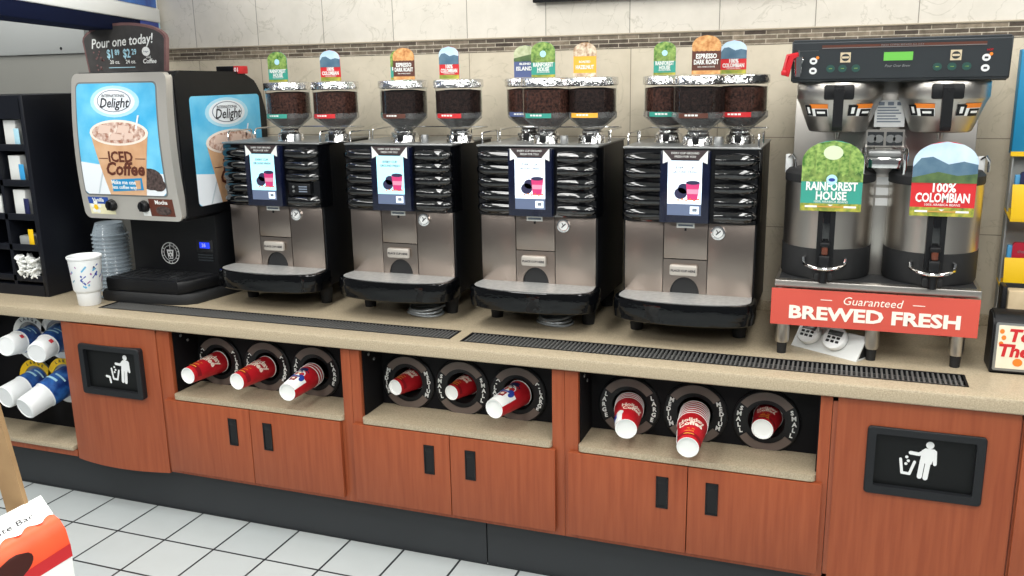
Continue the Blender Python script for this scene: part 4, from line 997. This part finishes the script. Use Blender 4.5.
# ------------------------------------------------------------------ things around the dispenser
def clear_stack():
    for i in range(15):
        t = MB(); z = ZC+0.0005+0.0185*i; c = (-2.185, 0.42, z)
        t.lathe([(0.060, 0.055), (0.078, 0.004), (0.083, 0.003), (0.083, 0.0), (0.077, 0.0), (0.058, 0.052), (0, 0.0525), (0, 0.055), (0.06, 0.055)], c, seg=28)
        o = t.build('plastic_lid', CLEARB)
        tag(o, 'clear plastic lid in the tall stack left of the iced coffee dispenser', 'lid', 'stack of clear plastic lids')
clear_stack()
def big_cup():
    t = thing('foam_cup', (-2.062, 0.135, ZC), 'white foam cup with blue and teal confetti print standing on the worktop', 'cup')
    b = MB(); b.lathe([(0, 0.003), (0.042, 0.003), (0.044, 0), (0.046, 0.003), (0.050, 0.058), (0.056, 0.064), (0.059, 0.070), (0.068, 0.205), (0.072, 0.208), (0.073, 0.215), (0.071, 0.218), (0.066, 0.21), (0.046, 0.02), (0, 0.02)], seg=44); b.build('body', OFFW, t)
    p = MB(); rr = random.Random(5); cols = [mat('confetti_teal', (40, 140, 160), 0.5), BLUEI, mat('confetti_plum', (150, 90, 150), 0.5), NAVYI, mat('confetti_sky', (96, 170, 210), 0.5)]
    def surf(a, z): r = 0.0592+(0.068-0.0592)*(z-0.070)/0.135+0.0008; return Vector((r*math.cos(a), r*math.sin(a), z))
    for j in range(46):
        a, z = rr.uniform(0, 2*PI), rr.uniform(0.085, 0.18); L = rr.choice([0.01, 0.02, 0.035]); wv = rr.choice([0.005, 0.008]); th = rr.choice([0.7, -0.7, 0.5]); p.use(rr.choice(cols))
        q = []
        for u, v in ((-L/2, -wv/2), (L/2, -wv/2), (L/2, wv/2), (-L/2, wv/2)):
            du, dv = u*math.cos(th)-v*math.sin(th), u*math.sin(th)+v*math.cos(th); q.append(surf(a+du/0.083, min(max(z+dv, 0.082), 0.19)))
        p.raw(q, [[0, 1, 2, 3]])
    p.build('print', None, t)
    h = MB(); h.box(-0.05, -0.002, 0, 0.05, 0.002, 0.075, 0.001); h.box(-0.05, -0.002, 0, 0.05, 0.04, 0.003, 0.001)
    o = h.build('acrylic_holder', CLEARB); o.location = (-2.135, 0.225, ZC+0.0005); tag(o, 'small clear plastic holder standing behind the foam cup', 'holder')
big_cup()

def organizer():
    X0, X1, Y0, Y1 = -2.88, -2.342, 0.178, 0.60; H = 0.902
    t = thing('condiment_organizer', ((X0+X1)/2, Y0, ZC), 'tall black condiment organizer with packet slots at the left end of the counter', 'organizer')
    ox = (X0+X1)/2
    b = MB(); b.xf = lambda p: Vector((p.x-ox, p.y-Y0, p.z))
    b.box(X1-0.028, Y0, 0, X1, Y1, H, 0.004); b.box(X0, Y0, 0, X0+0.02, Y1, H); b.box(X0, Y1-0.01, 0, X1, Y1, H); b.box(X0, Y0+0.001, H-0.012, X1-0.002, Y1, H-0.001)
    b.box(X0, Y0, 0, X1-0.02, Y1, 0.05); b.box(X0, Y0+0.19, 0.05, X1-0.02, Y0+0.2, H-0.012)
    b.box(X0, Y0, 0.80, X1-0.02, Y0+0.2, H-0.012)
    cols = [-2.535, -2.70]
    for c in cols: b.box(c-0.009, Y0+0.002, 0.05, c+0.009, Y0+0.19, 0.80)
    shelves = [0.078, 0.222, 0.362, 0.515, 0.672]
    for z in shelves: b.box(X0, Y0+0.004, z-0.012, X1-0.02, Y0+0.19, z, 0.002); b.box(X0, Y0+0.002, z-0.012, X1-0.02, Y0+0.01, z+0.018, 0.002)
    b.build('body', NAVY, t)
    G = 'condiment boxes in the organizer'
    for c, shf, cc, lb in ((672, 0.672, PALEB, 'white condiment box with a pale blue card, in the top slot of the organizer'), (515, 0.515, mat('card_sky', (60, 160, 216), 0.5), 'white condiment box with a bright blue card, second slot of the organizer'),
                           (362, 0.362, NAVYI, 'white condiment box with a navy card, third slot of the organizer'), (222, 0.222, YEL, 'low grey condiment box with a yellow card, fourth slot of the organizer')):
        k = thing('condiment_box', (-2.455, Y0+0.03, ZC+shf+0.0005), lb, 'condiment box', G)
        hh = 0.05 if cc is YEL else 0.122
        b = MB(); b.box(-0.052, 0.0, 0, 0.018, 0.14, hh, 0.002); b.build('box', WHITEP if cc is not YEL else GREYP, k)
        b = MB(); b.box(0.020, -0.014, 0.0, 0.050, -0.012, 0.085, 0.0005); b.box(0.0, -0.014, 0.0, 0.050, 0.0, 0.001); b.build('card', cc, k)
    k = thing('condiment_box', (-2.615, Y0+0.03, ZC+0.3625), 'white condiment box at the very left edge of the photo, beside the navy card', 'condiment box', G)
    b = MB(); b.box(-0.052, 0.0, 0, 0.03, 0.14, 0.09, 0.002); b.build('box', WHITEP, k)
    m = MB(); rr = random.Random(11)
    for j in range(95):
        a, z = rr.uniform(-2.512, -2.404), rr.uniform(0.088, 0.175); y = Y0+rr.uniform(-0.004, 0.06); L = rr.uniform(0.008, 0.020); th = rr.uniform(0, PI)
        m.xf = Matrix.Translation((a, y, ZC+z)) @ Matrix.Rotation(th, 4, 'Y') @ Matrix.Rotation(rr.uniform(-0.6, 0.6), 4, 'Z')
        m.box(-L, -0.012, -0.004, L, 0.012, 0.004, 0.002)
    for j in range(30):
        m.xf = Matrix.Translation((rr.uniform(-2.505, -2.41), Y0+rr.uniform(0.03, 0.15), ZC+rr.uniform(0.09, 0.15))) @ Matrix.Rotation(rr.uniform(0, PI), 4, 'Y')
        m.box(-0.02, -0.02, -0.006, 0.02, 0.02, 0.006, 0.002)
    o = m.build('sugar_packets', WHITEP, kind='stuff'); tag(o, 'heap of white packets filling the bottom slot of the organizer', 'packets')
organizer()

def drink_fountain():
    t = thing('drink_fountain', (-2.8, 0.62, ZC), 'grey sheet steel drink fountain behind the organizer with a blue picture header', 'drink fountain')
    b = MB(); b.use(GREYPD).box(-0.5, 0.0, 0, 0.6, 0.2, 1.085, 0.004); b.use(GREYP).box(-0.5, -0.012, 1.085, 0.42, 0.2, 1.32, 0.004); b.box(0.41, 0.0, 1.08, 0.6, 0.2, 1.16)
    b.use(BLK); b.lathe([(0, 0.004), (0.006, 0.003), (0.007, 0)], (0.27, -0.012, 1.11), (0, -1, 0), 10); b.build('body', None, t)
    # header light box, turned towards the room; local frame: +Y runs back to the wall
    rot = Matrix.Translation((0.675, 0.21, 0)) @ Matrix.Rotation(math.radians(21.6), 4, 'Z')
    h = MB(); h.xf = rot; L = 1.5
    h.use(mat('header_navy', (10, 18, 44), 0.85, spec=0.1)).box(-0.13, -L, 1.165, 0.0, 0.0, 1.222, 0.003); h.use(WHITE).box(-0.13, -L, 1.222, 0.006, 0.003, 1.286, 0.006); h.box(-0.13, -L, 1.286, -0.002, 0.0, 1.56)
    h.use(PALEB).box(-0.004, -0.02, 1.165, 0.002, 0.0, 1.222)
    h.build('header', None, t)
    p = MB(); p.xf = rot; p.use(HEADBLUE).box(-0.002, -L, 1.290, 0.003, -0.03, 1.55); p.use(BLUEI).box(-0.002, -0.25, 1.168, 0.0015, -0.02, 1.221); p.build('picture', None, t)
drink_fountain()

# ------------------------------------------------------------------ twin brewer, urns, banner
def brewer():
    bx, by = 1.13, 0.25
    t = thing('coffee_brewer', (bx, by, ZC), 'twin coffee brewer with a dark control head, steel baskets and a legged platform', 'coffee brewer')
    for x in (-0.276, 0.010, 0.264):
        for y in (0.03, 0.40):
            l = MB(); l.use(RUBBER).lathe([(0, 0), (0.015, 0), (0.017, 0.042), (0, 0.042)], (x, y, 0), seg=16); l.use(STEELH).lathe([(0.0, 0.04), (0.021, 0.04), (0.023, 0.05), (0.023, 0.236), (0, 0.236)], (x, y, 0), seg=18); l.build('leg', None, t)
    p = MB(); p.use(STEELH).box(-0.307, 0.0, 0.236, 0.318, 0.47, 0.262, 0.003); p.use(BLKM); p.box(-0.295, 0.03, 0.2615, 0.306, 0.36, 0.264, 0.001); p.build('platform', None, t)
    c = MB(); c.use(STEELH).box(-0.285, 0.30, 0.262, 0.295, 0.50, 0.915, 0.003); c.box(-0.02, 0.16, 0.262, 0.035, 0.32, 0.70, 0.003); c.build('column', None, t)
    n = MB(); n.use(PLASW).box(-0.030, 0.145, 0.76, 0.062, 0.149, 0.845); n.use(INKGREY)
    for i in range(6): n.art(rect(-0.022, 0.775+0.009*i, 0.05-0.008*(i % 3), 0.779+0.009*i), 0.001, 0.0004, 0.145)
    for i in range(3): n.art(rect(-0.02+0.028*i, 0.829, -0.002+0.028*i, 0.84), 0.001, 0.0004, 0.145)
    n.use(STEELH).box(-0.012, 0.15, 0.70, 0.05, 0.32, 0.915, 0.004)
    n.use(STEELH).box(-0.052, 0.143, 0.695, 0.066, 0.148, 0.752); n.use(DKGREY).box(-0.046, 0.1415, 0.700, 0.003, 0.144, 0.744); n.box(0.011, 0.1415, 0.700, 0.060, 0.144, 0.744)
    n.use(GREYM); [n.art(ellipse(q, 0.722, 0.015, 0.013, 14), 0.0006, 0.0005, 0.1415) for q in (-0.034, -0.012, 0.024, 0.046)]
    n.build('instruction_card', None, t)
    f = MB(); f.use(CHROME).box(-0.045, 0.08, 0.63, 0.062, 0.16, 0.668, 0.008); f.use(GREYM).box(-0.042, 0.075, 0.668, 0.058, 0.16, 0.688, 0.006)
    f.use(CHROME)
    for s in (-0.055, 0.07): f.tube([(s, 0.08, 0.61), (s, 0.07, 0.63), (s, 0.07, 0.675), (s, 0.09, 0.69), (s, 0.12, 0.68)], 0.008, 10)
    f.use(PLASW)
    for z in (0.50, 0.535, 0.57): f.box(-0.008, 0.157, z, 0.030, 0.16, z+0.025)
    f.build('hot_water_tap', None, t)
    # control head
    h = MB(); h.prism([(0.02, 0.905), (0.0, 0.912), (-0.0155, 1.031), (-0.008, 1.037), (0.40, 1.037), (0.40, 0.905)], -0.290, 0.329, 'yz')
    bmesh.ops.bevel(h.bm, geom=list(h.bm.edges), offset=0.005, segments=2, affect='EDGES'); h = h.build('control_head', DKGREY, t)
    k = 0.012/0.093
    sl = lambda z: -k*(z-0.912)
    d = MB(); y = -0.0008
    d.use(LCDG).art(rect(-0.020, 0.969, 0.062, 0.994), 0, 0.001, y)
    d.use(mat('emblem_cream', (206, 190, 160), 0.5)); [d.art(rect(q-0.015, 0.966, q+0.015, 0.996), 0, 0.001, y) for q in (-0.130, 0.180)]
    d.use(DKGREY); [d.art(ellipse(q, 0.981, 0.012, 0.011, 16), 0.0012, 0.0005, y) for q in (-0.130, 0.180)]
    d.use(mat('emblem_cream', (206, 190, 160), 0.5)); [d.art(rect(q-0.010, 0.978, q+0.010, 0.984), 0.002, 0.0004, y) for q in (-0.130, 0.180)]
    d.use(BTN); [d.art(ellipse(q, 0.948, 0.0125, 0.0115, 16), 0, 0.0018, y) for q in (-0.172, -0.137, -0.098, 0.132, 0.172, 0.212)]
    d.use(LEAF); [d.art(rect(q-0.005, 0.947, q+0.005, 0.949), 0.002, 0.0004, y) for q in (-0.172, -0.137, -0.098, 0.132, 0.172, 0.212)]
    d.use(PLASW); [d.art(ellipse(q, z, 0.0115, 0.0105, 16), 0, 0.0014, y) for q in (-0.224, 0.262) for z in (0.972, 0.942)]
    d.use(INKD); [d.art(rect(q-0.005, z-0.003, q+0.005, z+0.003), 0.0016, 0.0004, y) for q in (-0.224, 0.262) for z in (0.972, 0.942)]
    d.use(WARN); [d.art(ellipse(q+0.012, 0.982, 0.005, 0.005, 8), 0, 0.001, y) for q in (-0.224, 0.262)]
    d.use(REDP).text('HOT', 0.008, (0.27, 0.994), y=y, bold=0.02); d.use(GREYM).text('BREWER', 0.016, (0.018, 0.952), y=y, shear=0.3, bold=0.02) if False else d.use(GREYM).text('Pour Over Brew', 0.0105, (0.02, 0.953), y=y, shear=0.3, bold=0.015)
    d.use(BRNS).art(rect(-0.2, 1.008, 0.26, 1.019), 0, 0.0006, y); d.use(GREYM).art(rect(-0.2, 1.009, 0.26, 1.011), 0.0008, 0.0004, y); d.text('FRESH COFFEE BREWED ALL DAY', 0.008, (0.03, 1.015), y=y, lift=0.0014)
    d.use(GREYM); d.art(rect(-0.275, 1.003, -0.21, 1.0035), 0, 0.0005, y)
    for v in d.bm.verts: v.co.y += sl(v.co.z)
    d.build('control_panel', None, h)
    r = MB(); r.use(REDP).prism([(-0.015, 0.93), (0.006, 0.992), (0.03, 0.995), (0.026, 0.985), (0.016, 0.98), (0.004, 0.925)], -0.035, -0.018, 'xz')
    for v in r.bm.verts: v.co.x -= 0.299; 
    r.box(-0.318, -0.045, 0.93, -0.302, -0.005, 0.945, 0.003); r.tube([(-0.312, -0.02, 0.935), (-0.300, -0.02, 0.99), (-0.270, -0.02, 0.993)], 0.007, 8)
    r.use(CHROME).lathe([(0, 0), (0.009, 0), (0.014, 0.06), (0, 0.06)], (-0.268, -0.02, 0.925), seg=14); r.lathe([(0, 0), (0.004, 0), (0.004, 0.02), (0, 0.02)], (-0.268, -0.02, 0.985), seg=8); r.box(-0.284, -0.026, 0.972, -0.252, -0.014, 0.979, 0.002)
    r.build('red_tap', None, t)
    for i, x in enumerate((-0.142, 0.168)):
        b = MB(); y = 0.13
        b.lathe([(0.130, 0.905), (0.133, 0.90), (0.133, 0.855), (0.130, 0.850), (0.124, 0.84), (0.091, 0.752), (0.086, 0.748), (0.0, 0.745)], (x, y, 0), seg=40)
        b.lathe([(0, 0.722), (0.007, 0.722), (0.012, 0.748), (0, 0.748)], (x, y, 0), seg=12)
        b = b.build('brew_basket', STEELH, t)
        hd = MB(); hd.box(x-0.045, y-0.142, 0.852, x+0.045, y-0.120, 0.898, 0.006); hd.prism([(y-0.142, 0.895), (y-0.160, 0.885), (y-0.155, 0.77), (y-0.142, 0.757), (y-0.130, 0.76), (y-0.125, 0.85)], x-0.015, x+0.015, 'yz')
        hd.lathe([(0, 0.003), (0.005, 0.003), (0.006, 0)], (x, y-0.158, 0.882), (0, -1, 0), 10); hd.build('handle', BLK, b)
        wl = MB()
        for s in (-1, 1):
            for j, (m, z0, z1, a0, a1) in enumerate(((WHITE, 0.800, 0.828, 0.26, 0.98), (WARN, 0.824, 0.838, 0.46, 0.98), (BLK, 0.799, 0.822, 0.60, 0.96), (BLK, 0.801, 0.834, 0.26, 0.50), (WHITE, 0.808, 0.828, 0.34, 0.43), (WHITE, 0.808, 0.815, 0.66, 0.90))):
                wl.use(m); rr = 0.0895+(0.124-0.0895)*0 
                N = 6
                for q in range(N):
                    b0, b1 = a0+(a1-a0)*q/N, a0+(a1-a0)*(q+1)/N
                    def pt(a, z):
                        R_ = 0.091+(0.124-0.091)*(z-0.752)/0.088+0.0012+0.0004*j
                        ang = -PI/2+s*a if s > 0 else -PI/2-(1.24-a)
                        return (x+R_*math.cos(ang), y+R_*math.sin(ang), z)
                    wl.raw([pt(b0, z0), pt(b1, z0), pt(b1, z1), pt(b0, z1)], [[0, 1, 2, 3]])
        wl.build('warning_label', None, b)
    for s in (-0.292, 0.302):
        k = MB(); k.use(PLASW).box(s-0.012, 0.19, 0.60, s+0.012, 0.20, 0.665, 0.004); k.use(CHROME).tube([(s, 0.19, 0.655), (s+0.012, 0.175, 0.665), (s+0.022, 0.18, 0.65), (s+0.022, 0.18, 0.615)], 0.005, 8); k.build('latch', None, t)
    sgn = thing('banner_sign', (1.130, 0.236, ZC+0.116), 'coral red banner reading brewed fresh along the brewer platform', 'sign')
    b = MB(); b.prism([(-0.315, -0.004), (0.315, -0.004), (0.315, 0.12), (-0.315, 0.12)], 0, 0.004, 'xz'); b.build('panel', CORAL, sgn)
    x = MB(); x.text('Guaranteed', 0.038, (0.0, 0.089), shear=0.22, bold=0.0); x.text('BREWED FRESH', 0.060, (0.004, 0.040), bold=0.038, sx=1.25)
    for s in (-1, 1): x.art(rect(s*0.14-0.018, 0.088, s*0.14+0.018, 0.0905), 0.001)
    x.build('lettering', mat('warm_white', (246, 236, 224), 0.6), sgn)
    GU = 'steel coffee urns on the brewer'
    for x0, lb in ((0.975, 'left steel coffee urn with black base, behind the rainforest house sign'), (1.302, 'right steel coffee urn with black base, behind the Colombian sign')):
        u = thing('coffee_urn', (x0, 0.415, ZC+0.2645), lb, 'coffee urn', GU); Rr = 0.144
        m = MB(); m.lathe([(0, 0), (Rr*0.97, 0), (Rr, 0.008), (Rr, 0.104), (0, 0.104)], seg=48); m.box(-0.03, -Rr-0.028, 0.0, 0.03, -Rr+0.01, 0.03, 0.006); m.build('base', BLKM, u)
        m = MB(); m.lathe([(Rr-0.002, 0.104), (Rr-0.002, 0.318)], seg=48); m.build('barrel', mat('urn_steel', (196, 190, 182), 0.3, 1.0, bump=0.03, bscale=20, stretch=(1, 1, 40)), u)
        m = MB(); m.lathe([(Rr, 0.318), (Rr+0.001, 0.322), (Rr+0.001, 0.345), (Rr-0.01, 0.357), (Rr-0.04, 0.362), (0.05, 0.366), (0.045, 0.378), (0, 0.378)], seg=48); m.build('shoulder', BLKM, u)
        g = MB(); g.use(BLK).prism(rrect(-0.027, 0.055, 0.027, 0.30, 0.006), -Rr-0.024, -Rr+0.012, 'xz'); g.use(GLOSS).box(-0.012, -Rr-0.026, 0.12, 0.012, -Rr-0.02, 0.29, 0.003); g.build('gauge', None, u)
        f = MB(); f.use(BLK).box(-0.017, -Rr-0.055, 0.052, 0.017, -Rr+0.005, 0.092, 0.006); f.lathe([(0, 0), (0.013, 0), (0.015, 0.06), (0, 0.06)], (0, -Rr-0.042, 0.0), seg=14); f.use(mat('tap_amber', (96, 50, 34), 0.3)).box(-0.010, -Rr-0.048, 0.092, 0.010, -Rr-0.03, 0.125, 0.005); f.use(BLK).box(-0.016, -Rr-0.05, 0.118, 0.016, -Rr-0.02, 0.134, 0.004); f.build('tap', None, u)
        w_ = MB(); w_.tube([(0.068*math.sin(a), -Rr+0.035-0.099*math.cos(a*0.95), 0.060-0.010*math.cos(a)) for a in [-1.25+2.5*i/16 for i in range(17)]], 0.0052, 10)
        for s in (-1, 1): w_.tube([(s*0.0645, -Rr+0.008, 0.057), (s*0.066, -Rr+0.008, 0.072), (s*0.06, -Rr+0.02, 0.076)], 0.005, 8)
        w_.build('guard_handle', CHROME, u)
    GS = 'large blend signs on the urns'
    blend_sign((0.983, 0.240, ZC+0.500), 0.186, 0.226, 'rain', 'large green rainforest house sign on the left urn', GS)
    blend_sign((1.309, 0.240, ZC+0.495), 0.182, 0.230, 'col', 'large red Colombian sign with mountains on the right urn', GS)
brewer()

def timers():
    a = Vector((0.881, 0.376, 0)); b = Vector((1.095, 0.239, 0)); d = (b-a); L = d.length; rz = math.atan2(d.y, d.x)
    t = thing('timer_holder', ((a.x+b.x)/2, (a.y+b.y)/2, ZC), 'slanted white holder under the brewer carrying two round kitchen timers', 'holder', rz=rz)
    m = MB(); m.use(mat('holder_white', (200, 202, 200), 0.5)).prism([(0.0, 0.0), (0.055, 0.075), (0.058, 0.073), (0.012, 0.004), (0.075, 0.004), (0.075, 0.0)], -L/2, L/2, 'yz')
    m.use(BLKM).prism([(0.014, 0.005), (0.055, 0.068), (0.07, 0.005)], -L/2+0.002, L/2-0.002, 'yz'); m.build('wedge', None, t)
    n = Vector((0, -0.075, 0.055)).normalized(); up = Vector((0, 0.055, 0.075)).normalized()
    for u, lb in ((-0.072, 'round white kitchen timer on the left of the slanted holder'), (0.030, 'round white kitchen timer on the right of the slanted holder')):
        c = Vector((u, 0, 0))+up*0.058+n*0.002
        M_ = Matrix(((1, 0, 0), tuple(-n), tuple(up))).transposed()
        k = bpy.data.objects.new('kitchen_timer', None); COL.objects.link(k); tag(k, lb, 'timer', 'kitchen timers under the brewer')
        k.matrix_world = Matrix.Translation(Vector(t.location)) @ Matrix.Rotation(rz, 4, 'Z') @ Matrix.Translation(c) @ M_.to_4x4()
        m = MB(); m.lathe([(0, 0), (0.040, 0), (0.043, 0.006), (0.043, 0.016), (0.040, 0.021), (0.035, 0.022), (0, 0.022)], (0, 0, 0), (0, -1, 0), 32); m.build('body', PLASW, k)
        m = MB(); m.box(-0.027, -0.0235, 0.006, 0.027, -0.021, 0.025, 0.002); m.build('display', mat('timer_lcd', (62, 66, 66), 0.25), k)
        m = MB(); [m.box(-0.024+0.018*i, -0.0245, -0.006-0.014*j, -0.012+0.018*i, -0.0215, 0.003-0.014*j, 0.002) for i in range(3) for j in range(2)]; m.build('buttons', BLK, k)
timers()

# ------------------------------------------------------------------ right end: napkins and snack rack
def right_end():
    t = thing('napkin_dispenser', (1.641, 0.25, ZC), 'black napkin dispenser with a printed card at the right edge of the counter', 'napkin dispenser')
    b = MB(); b.prism([(0.0, 0.004), (0.0, 0.16), (0.012, 0.178), (0.04, 0.19), (0.095, 0.19), (0.115, 0.175), (0.12, 0.0), (0.0, 0.0)], -0.152, 0.15, 'yz')
    bmesh.ops.bevel(b.bm, geom=list(b.bm.edges), offset=0.005, segments=2, affect='EDGES'); b.build('body', BLK, t)
    c = MB(); c.use(GREYM).art(rrect(-0.144, 0.010, 0.14, 0.166, 0.006), 0, 0.0015, -0.0005); c.use(NOTE).art(rect(-0.136, 0.018, 0.13, 0.158), 0.0016, 0.0006, -0.0005)
    c.use(WARN); [c.art(ellipse(-0.126+0.006*(i % 2), 0.098+0.02*i, 0.007, 0.008, 8), 0.0024, 0.0004, -0.0005) for i in range(3)]; c.art(ellipse(-0.075, 0.040, 0.014, 0.013, 14), 0.0024, 0.0004, -0.0005)
    c.use(REDS).text('To', 0.055, (-0.108, 0.125), align='LEFT', y=-0.002, bold=0.04, shear=0.15, lift=0.001); c.text('The', 0.055, (-0.134, 0.075), align='LEFT', y=-0.002, bold=0.04, shear=0.15, lift=0.001)
    c.build('card', None, t)
    n = thing('napkin_stack', (1.645, 0.40, ZC), 'stack of brown paper napkins standing behind the napkin dispenser', 'napkins')
    m = MB(); m.box(-0.10, 0.0, 0.0, 0.12, 0.06, 0.235, 0.008); m.build('napkins', KRAFTN, n)
    m = MB(); m.box(-0.118, -0.003, 0.0, -0.104, 0.06, 0.248, 0.002); m.box(-0.118, 0.062, 0.0, 0.13, 0.07, 0.248, 0.002); m.build('holder', BLK, n)
    r = thing('snack_rack', (1.76, 0.66, ZC), 'yellow and teal snack rack standing at the right edge behind the napkin dispenser', 'snack rack')
    b = MB(); b.use(GREYP).box(-0.206, 0.03, 0.0, 0.3, 0.06, 0.02); b.box(-0.204, 0.045, 0.0, 0.3, 0.055, 1.0)
    for x in (-0.206, 0.29): b.box(x, 0.0, 0.0, x+0.005, 0.05, 0.66)
    b.use(TEAL).box(-0.213, -0.01, 0.655, 0.3, 0.044, 1.0, 0.003); b.use(YEL).box(-0.214, -0.012, 0.648, 0.3, 0.0, 0.664)
    b.build('frame', None, r)
    for z in (0.455, 0.205):
        s = MB(); s.use(YEL).prism([(-0.10, z), (-0.075, z+0.105), (-0.072, z+0.105), (-0.096, z), (-0.09, z-0.012), (0.044, z+0.01), (0.044, z+0.004), (-0.095, z-0.018)], -0.208, 0.29, 'yz'); s.build('shelf', None, r)
    for z, lb, m1 in ((0.465, 'dark blue snack packets on the upper shelf of the snack rack', NAVYI), (0.225, 'red snack packet on the lower shelf of the snack rack', mat('packet_red', (178, 26, 52), 0.3))):
        k = thing('snack_packet', (1.66, 0.60, ZC+z), lb, 'snack packet', 'packets on the snack rack')
        b = MB(); b.use(m1).prism(rrect(-0.085, 0.0, 0.06, 0.135, 0.012), 0.0, 0.02, 'xz'); b.use(mat('packet_sky', (70, 150, 200), 0.4)).box(-0.1, 0.004, 0.02, -0.08, 0.022, 0.125, 0.003); b.build('bag', None, k)
        b = MB(); b.use(WHITE).text('sk', 0.05, (-0.062, 0.062), align='LEFT', y=0, bold=0.04, shear=0.1); b.use(GREYM).text('sharing size', 0.016, (-0.07, 0.105), align='LEFT', y=0); b.build('lettering', None, k)
    w_ = thing('menu_board', (0.35, 0.83, 2.1225), 'black framed board on the wall, only its lower edge showing at the top', 'board')
    b = MB(); b.box(-0.57, -0.012, 0, 0.55, 0.0155, 0.5, 0.003); b.build('frame', BLK, w_)
    b = MB(); b.box(-0.54, -0.014, 0.035, 0.52, -0.011, 0.47); b.build('panel', DKGREY, w_)
right_end()

# ------------------------------------------------------------------ foreground candy display
def candy_display():
    t = thing('candy_carton', (-0.5, -1.8, 0.0), 'red and white chocolate bar carton in the lower left foreground', 'carton')
    sh = lambda p: Vector((p.x+0.5, p.y+1.8+max(0.0, -(p.x+0.462))*0.6, p.z))
    b = MB(); b.xf = sh; y0, y1 = -2.10, -1.56
    b.use(WHITE).box(-0.62, y0, 0.0, -0.427, y1, 0.886, 0.001); b.build('body', None, t)
    b = MB(); b.xf = sh
    prof = [(-0.56, 0.972), (-0.462, 0.973), (-0.447, 0.965), (-0.434, 0.945), (-0.428, 0.915), (-0.426, 0.886), (-0.56, 0.886)]
    b.use(ORANGE); n = len(prof)
    b.raw([(x, y, z) for y in (y0, y1) for x, z in prof], [list(range(n))[::-1], [n+i for i in range(n)]]+[[i, (i+1) % n, n+(i+1) % n, n+i] for i in range(n)])
    b.use(WHITE).box(-0.62, y0, 0.886, -0.556, -1.68, 0.972); b.build('lid', None, t)
    p = MB(); p.xf = sh; p.use(WHITE); N = 90; ys = [y0+(y1-y0)*i/N for i in range(N+1)]
    wv = lambda y: -0.462+0.007*math.sin((y+1.56)*125)
    for a, c in zip(ys, ys[1:]): p.face([(-0.5608, a, 0.9728), (wv(a), a, 0.9738), (wv(c), c, 0.9738), (-0.5608, c, 0.9728)]); p.face([(-0.5608, a, 0.9728), (-0.5608, c, 0.9728), (-0.5608, c, 0.886), (-0.5608, a, 0.886)])
    p.use(REDS)
    for a, c in zip(ys, ys[1:]):
        u, v = (a-y0)/(y1-y0), (c-y0)/(y1-y0)
        p.face([(-0.4255, a, 0.886), (-0.4255, c, 0.886), (-0.427, c, 0.886+0.012+0.016*v), (-0.427, a, 0.886+0.012+0.016*u)])
    p.use(mat('window_dark', (60, 24, 20), 0.4)); n = 20
    def px(z):
        for (xa, za), (xb, zb) in zip(prof[1:6], prof[2:6]):
            if zb <= z <= za: return xa+(xb-xa)*(za-z)/(za-zb)+0.0012
        return -0.4248
    rows = [(0.900+0.050*j/8, 0.052*math.sqrt(max(0.0, 1-((j-4)/4.05)**2))) for j in range(9)]
    vs = [(px(z), -1.70+sg*hw+0.6*(z-0.925), z) for z, hw in rows for sg in (-1, 1)]
    p.raw(vs, [[2*j, 2*j+1, 2*j+3, 2*j+2] for j in range(8)])
    p.build('print', None, t)
    x = MB(); x.xf = sh; x.use(INKD)
    # lettering lies on the flat top, reading along the length
    def fn(q): return Vector((-0.497-q[2]*1.0, -1.60+q[0], 0.9742-q[1]))
    x.text('Chocolate Bar', 0.030, (0, 0), align='RIGHT', fn=fn, lift=0.0, th=0.0003); x.build('lettering', None, t)
    k = thing('cardboard_post', (-0.58, -1.54, 0.0), 'leaning brown cardboard post beside the chocolate bar carton', 'cardboard post')
    m = MB(); lean = lambda z: -0.17*(z-0.97)-0.012
    a = [(-0.537, 0.97), (-0.597, 0.97)]
    vs = []
    for z in (0.0, 0.6, 0.97, 1.35):
        ln = lean(z) if z > 0.6 else lean(0.6)
        for x_, y_ in ((-0.545, -1.545), (-0.605, -1.545), (-0.605, -1.535), (-0.545, -1.535)): vs.append((x_+ln+0.58, y_+1.54, z))
    fs = [[0, 1, 2, 3], [12, 15, 14, 13]]+[[r*4+i, r*4+(i+1) % 4, (r+1)*4+(i+1) % 4, (r+1)*4+i] for r in range(3) for i in range(4)]
    m.raw(vs, fs); m.build('panel', KRAFT, k)
candy_display()
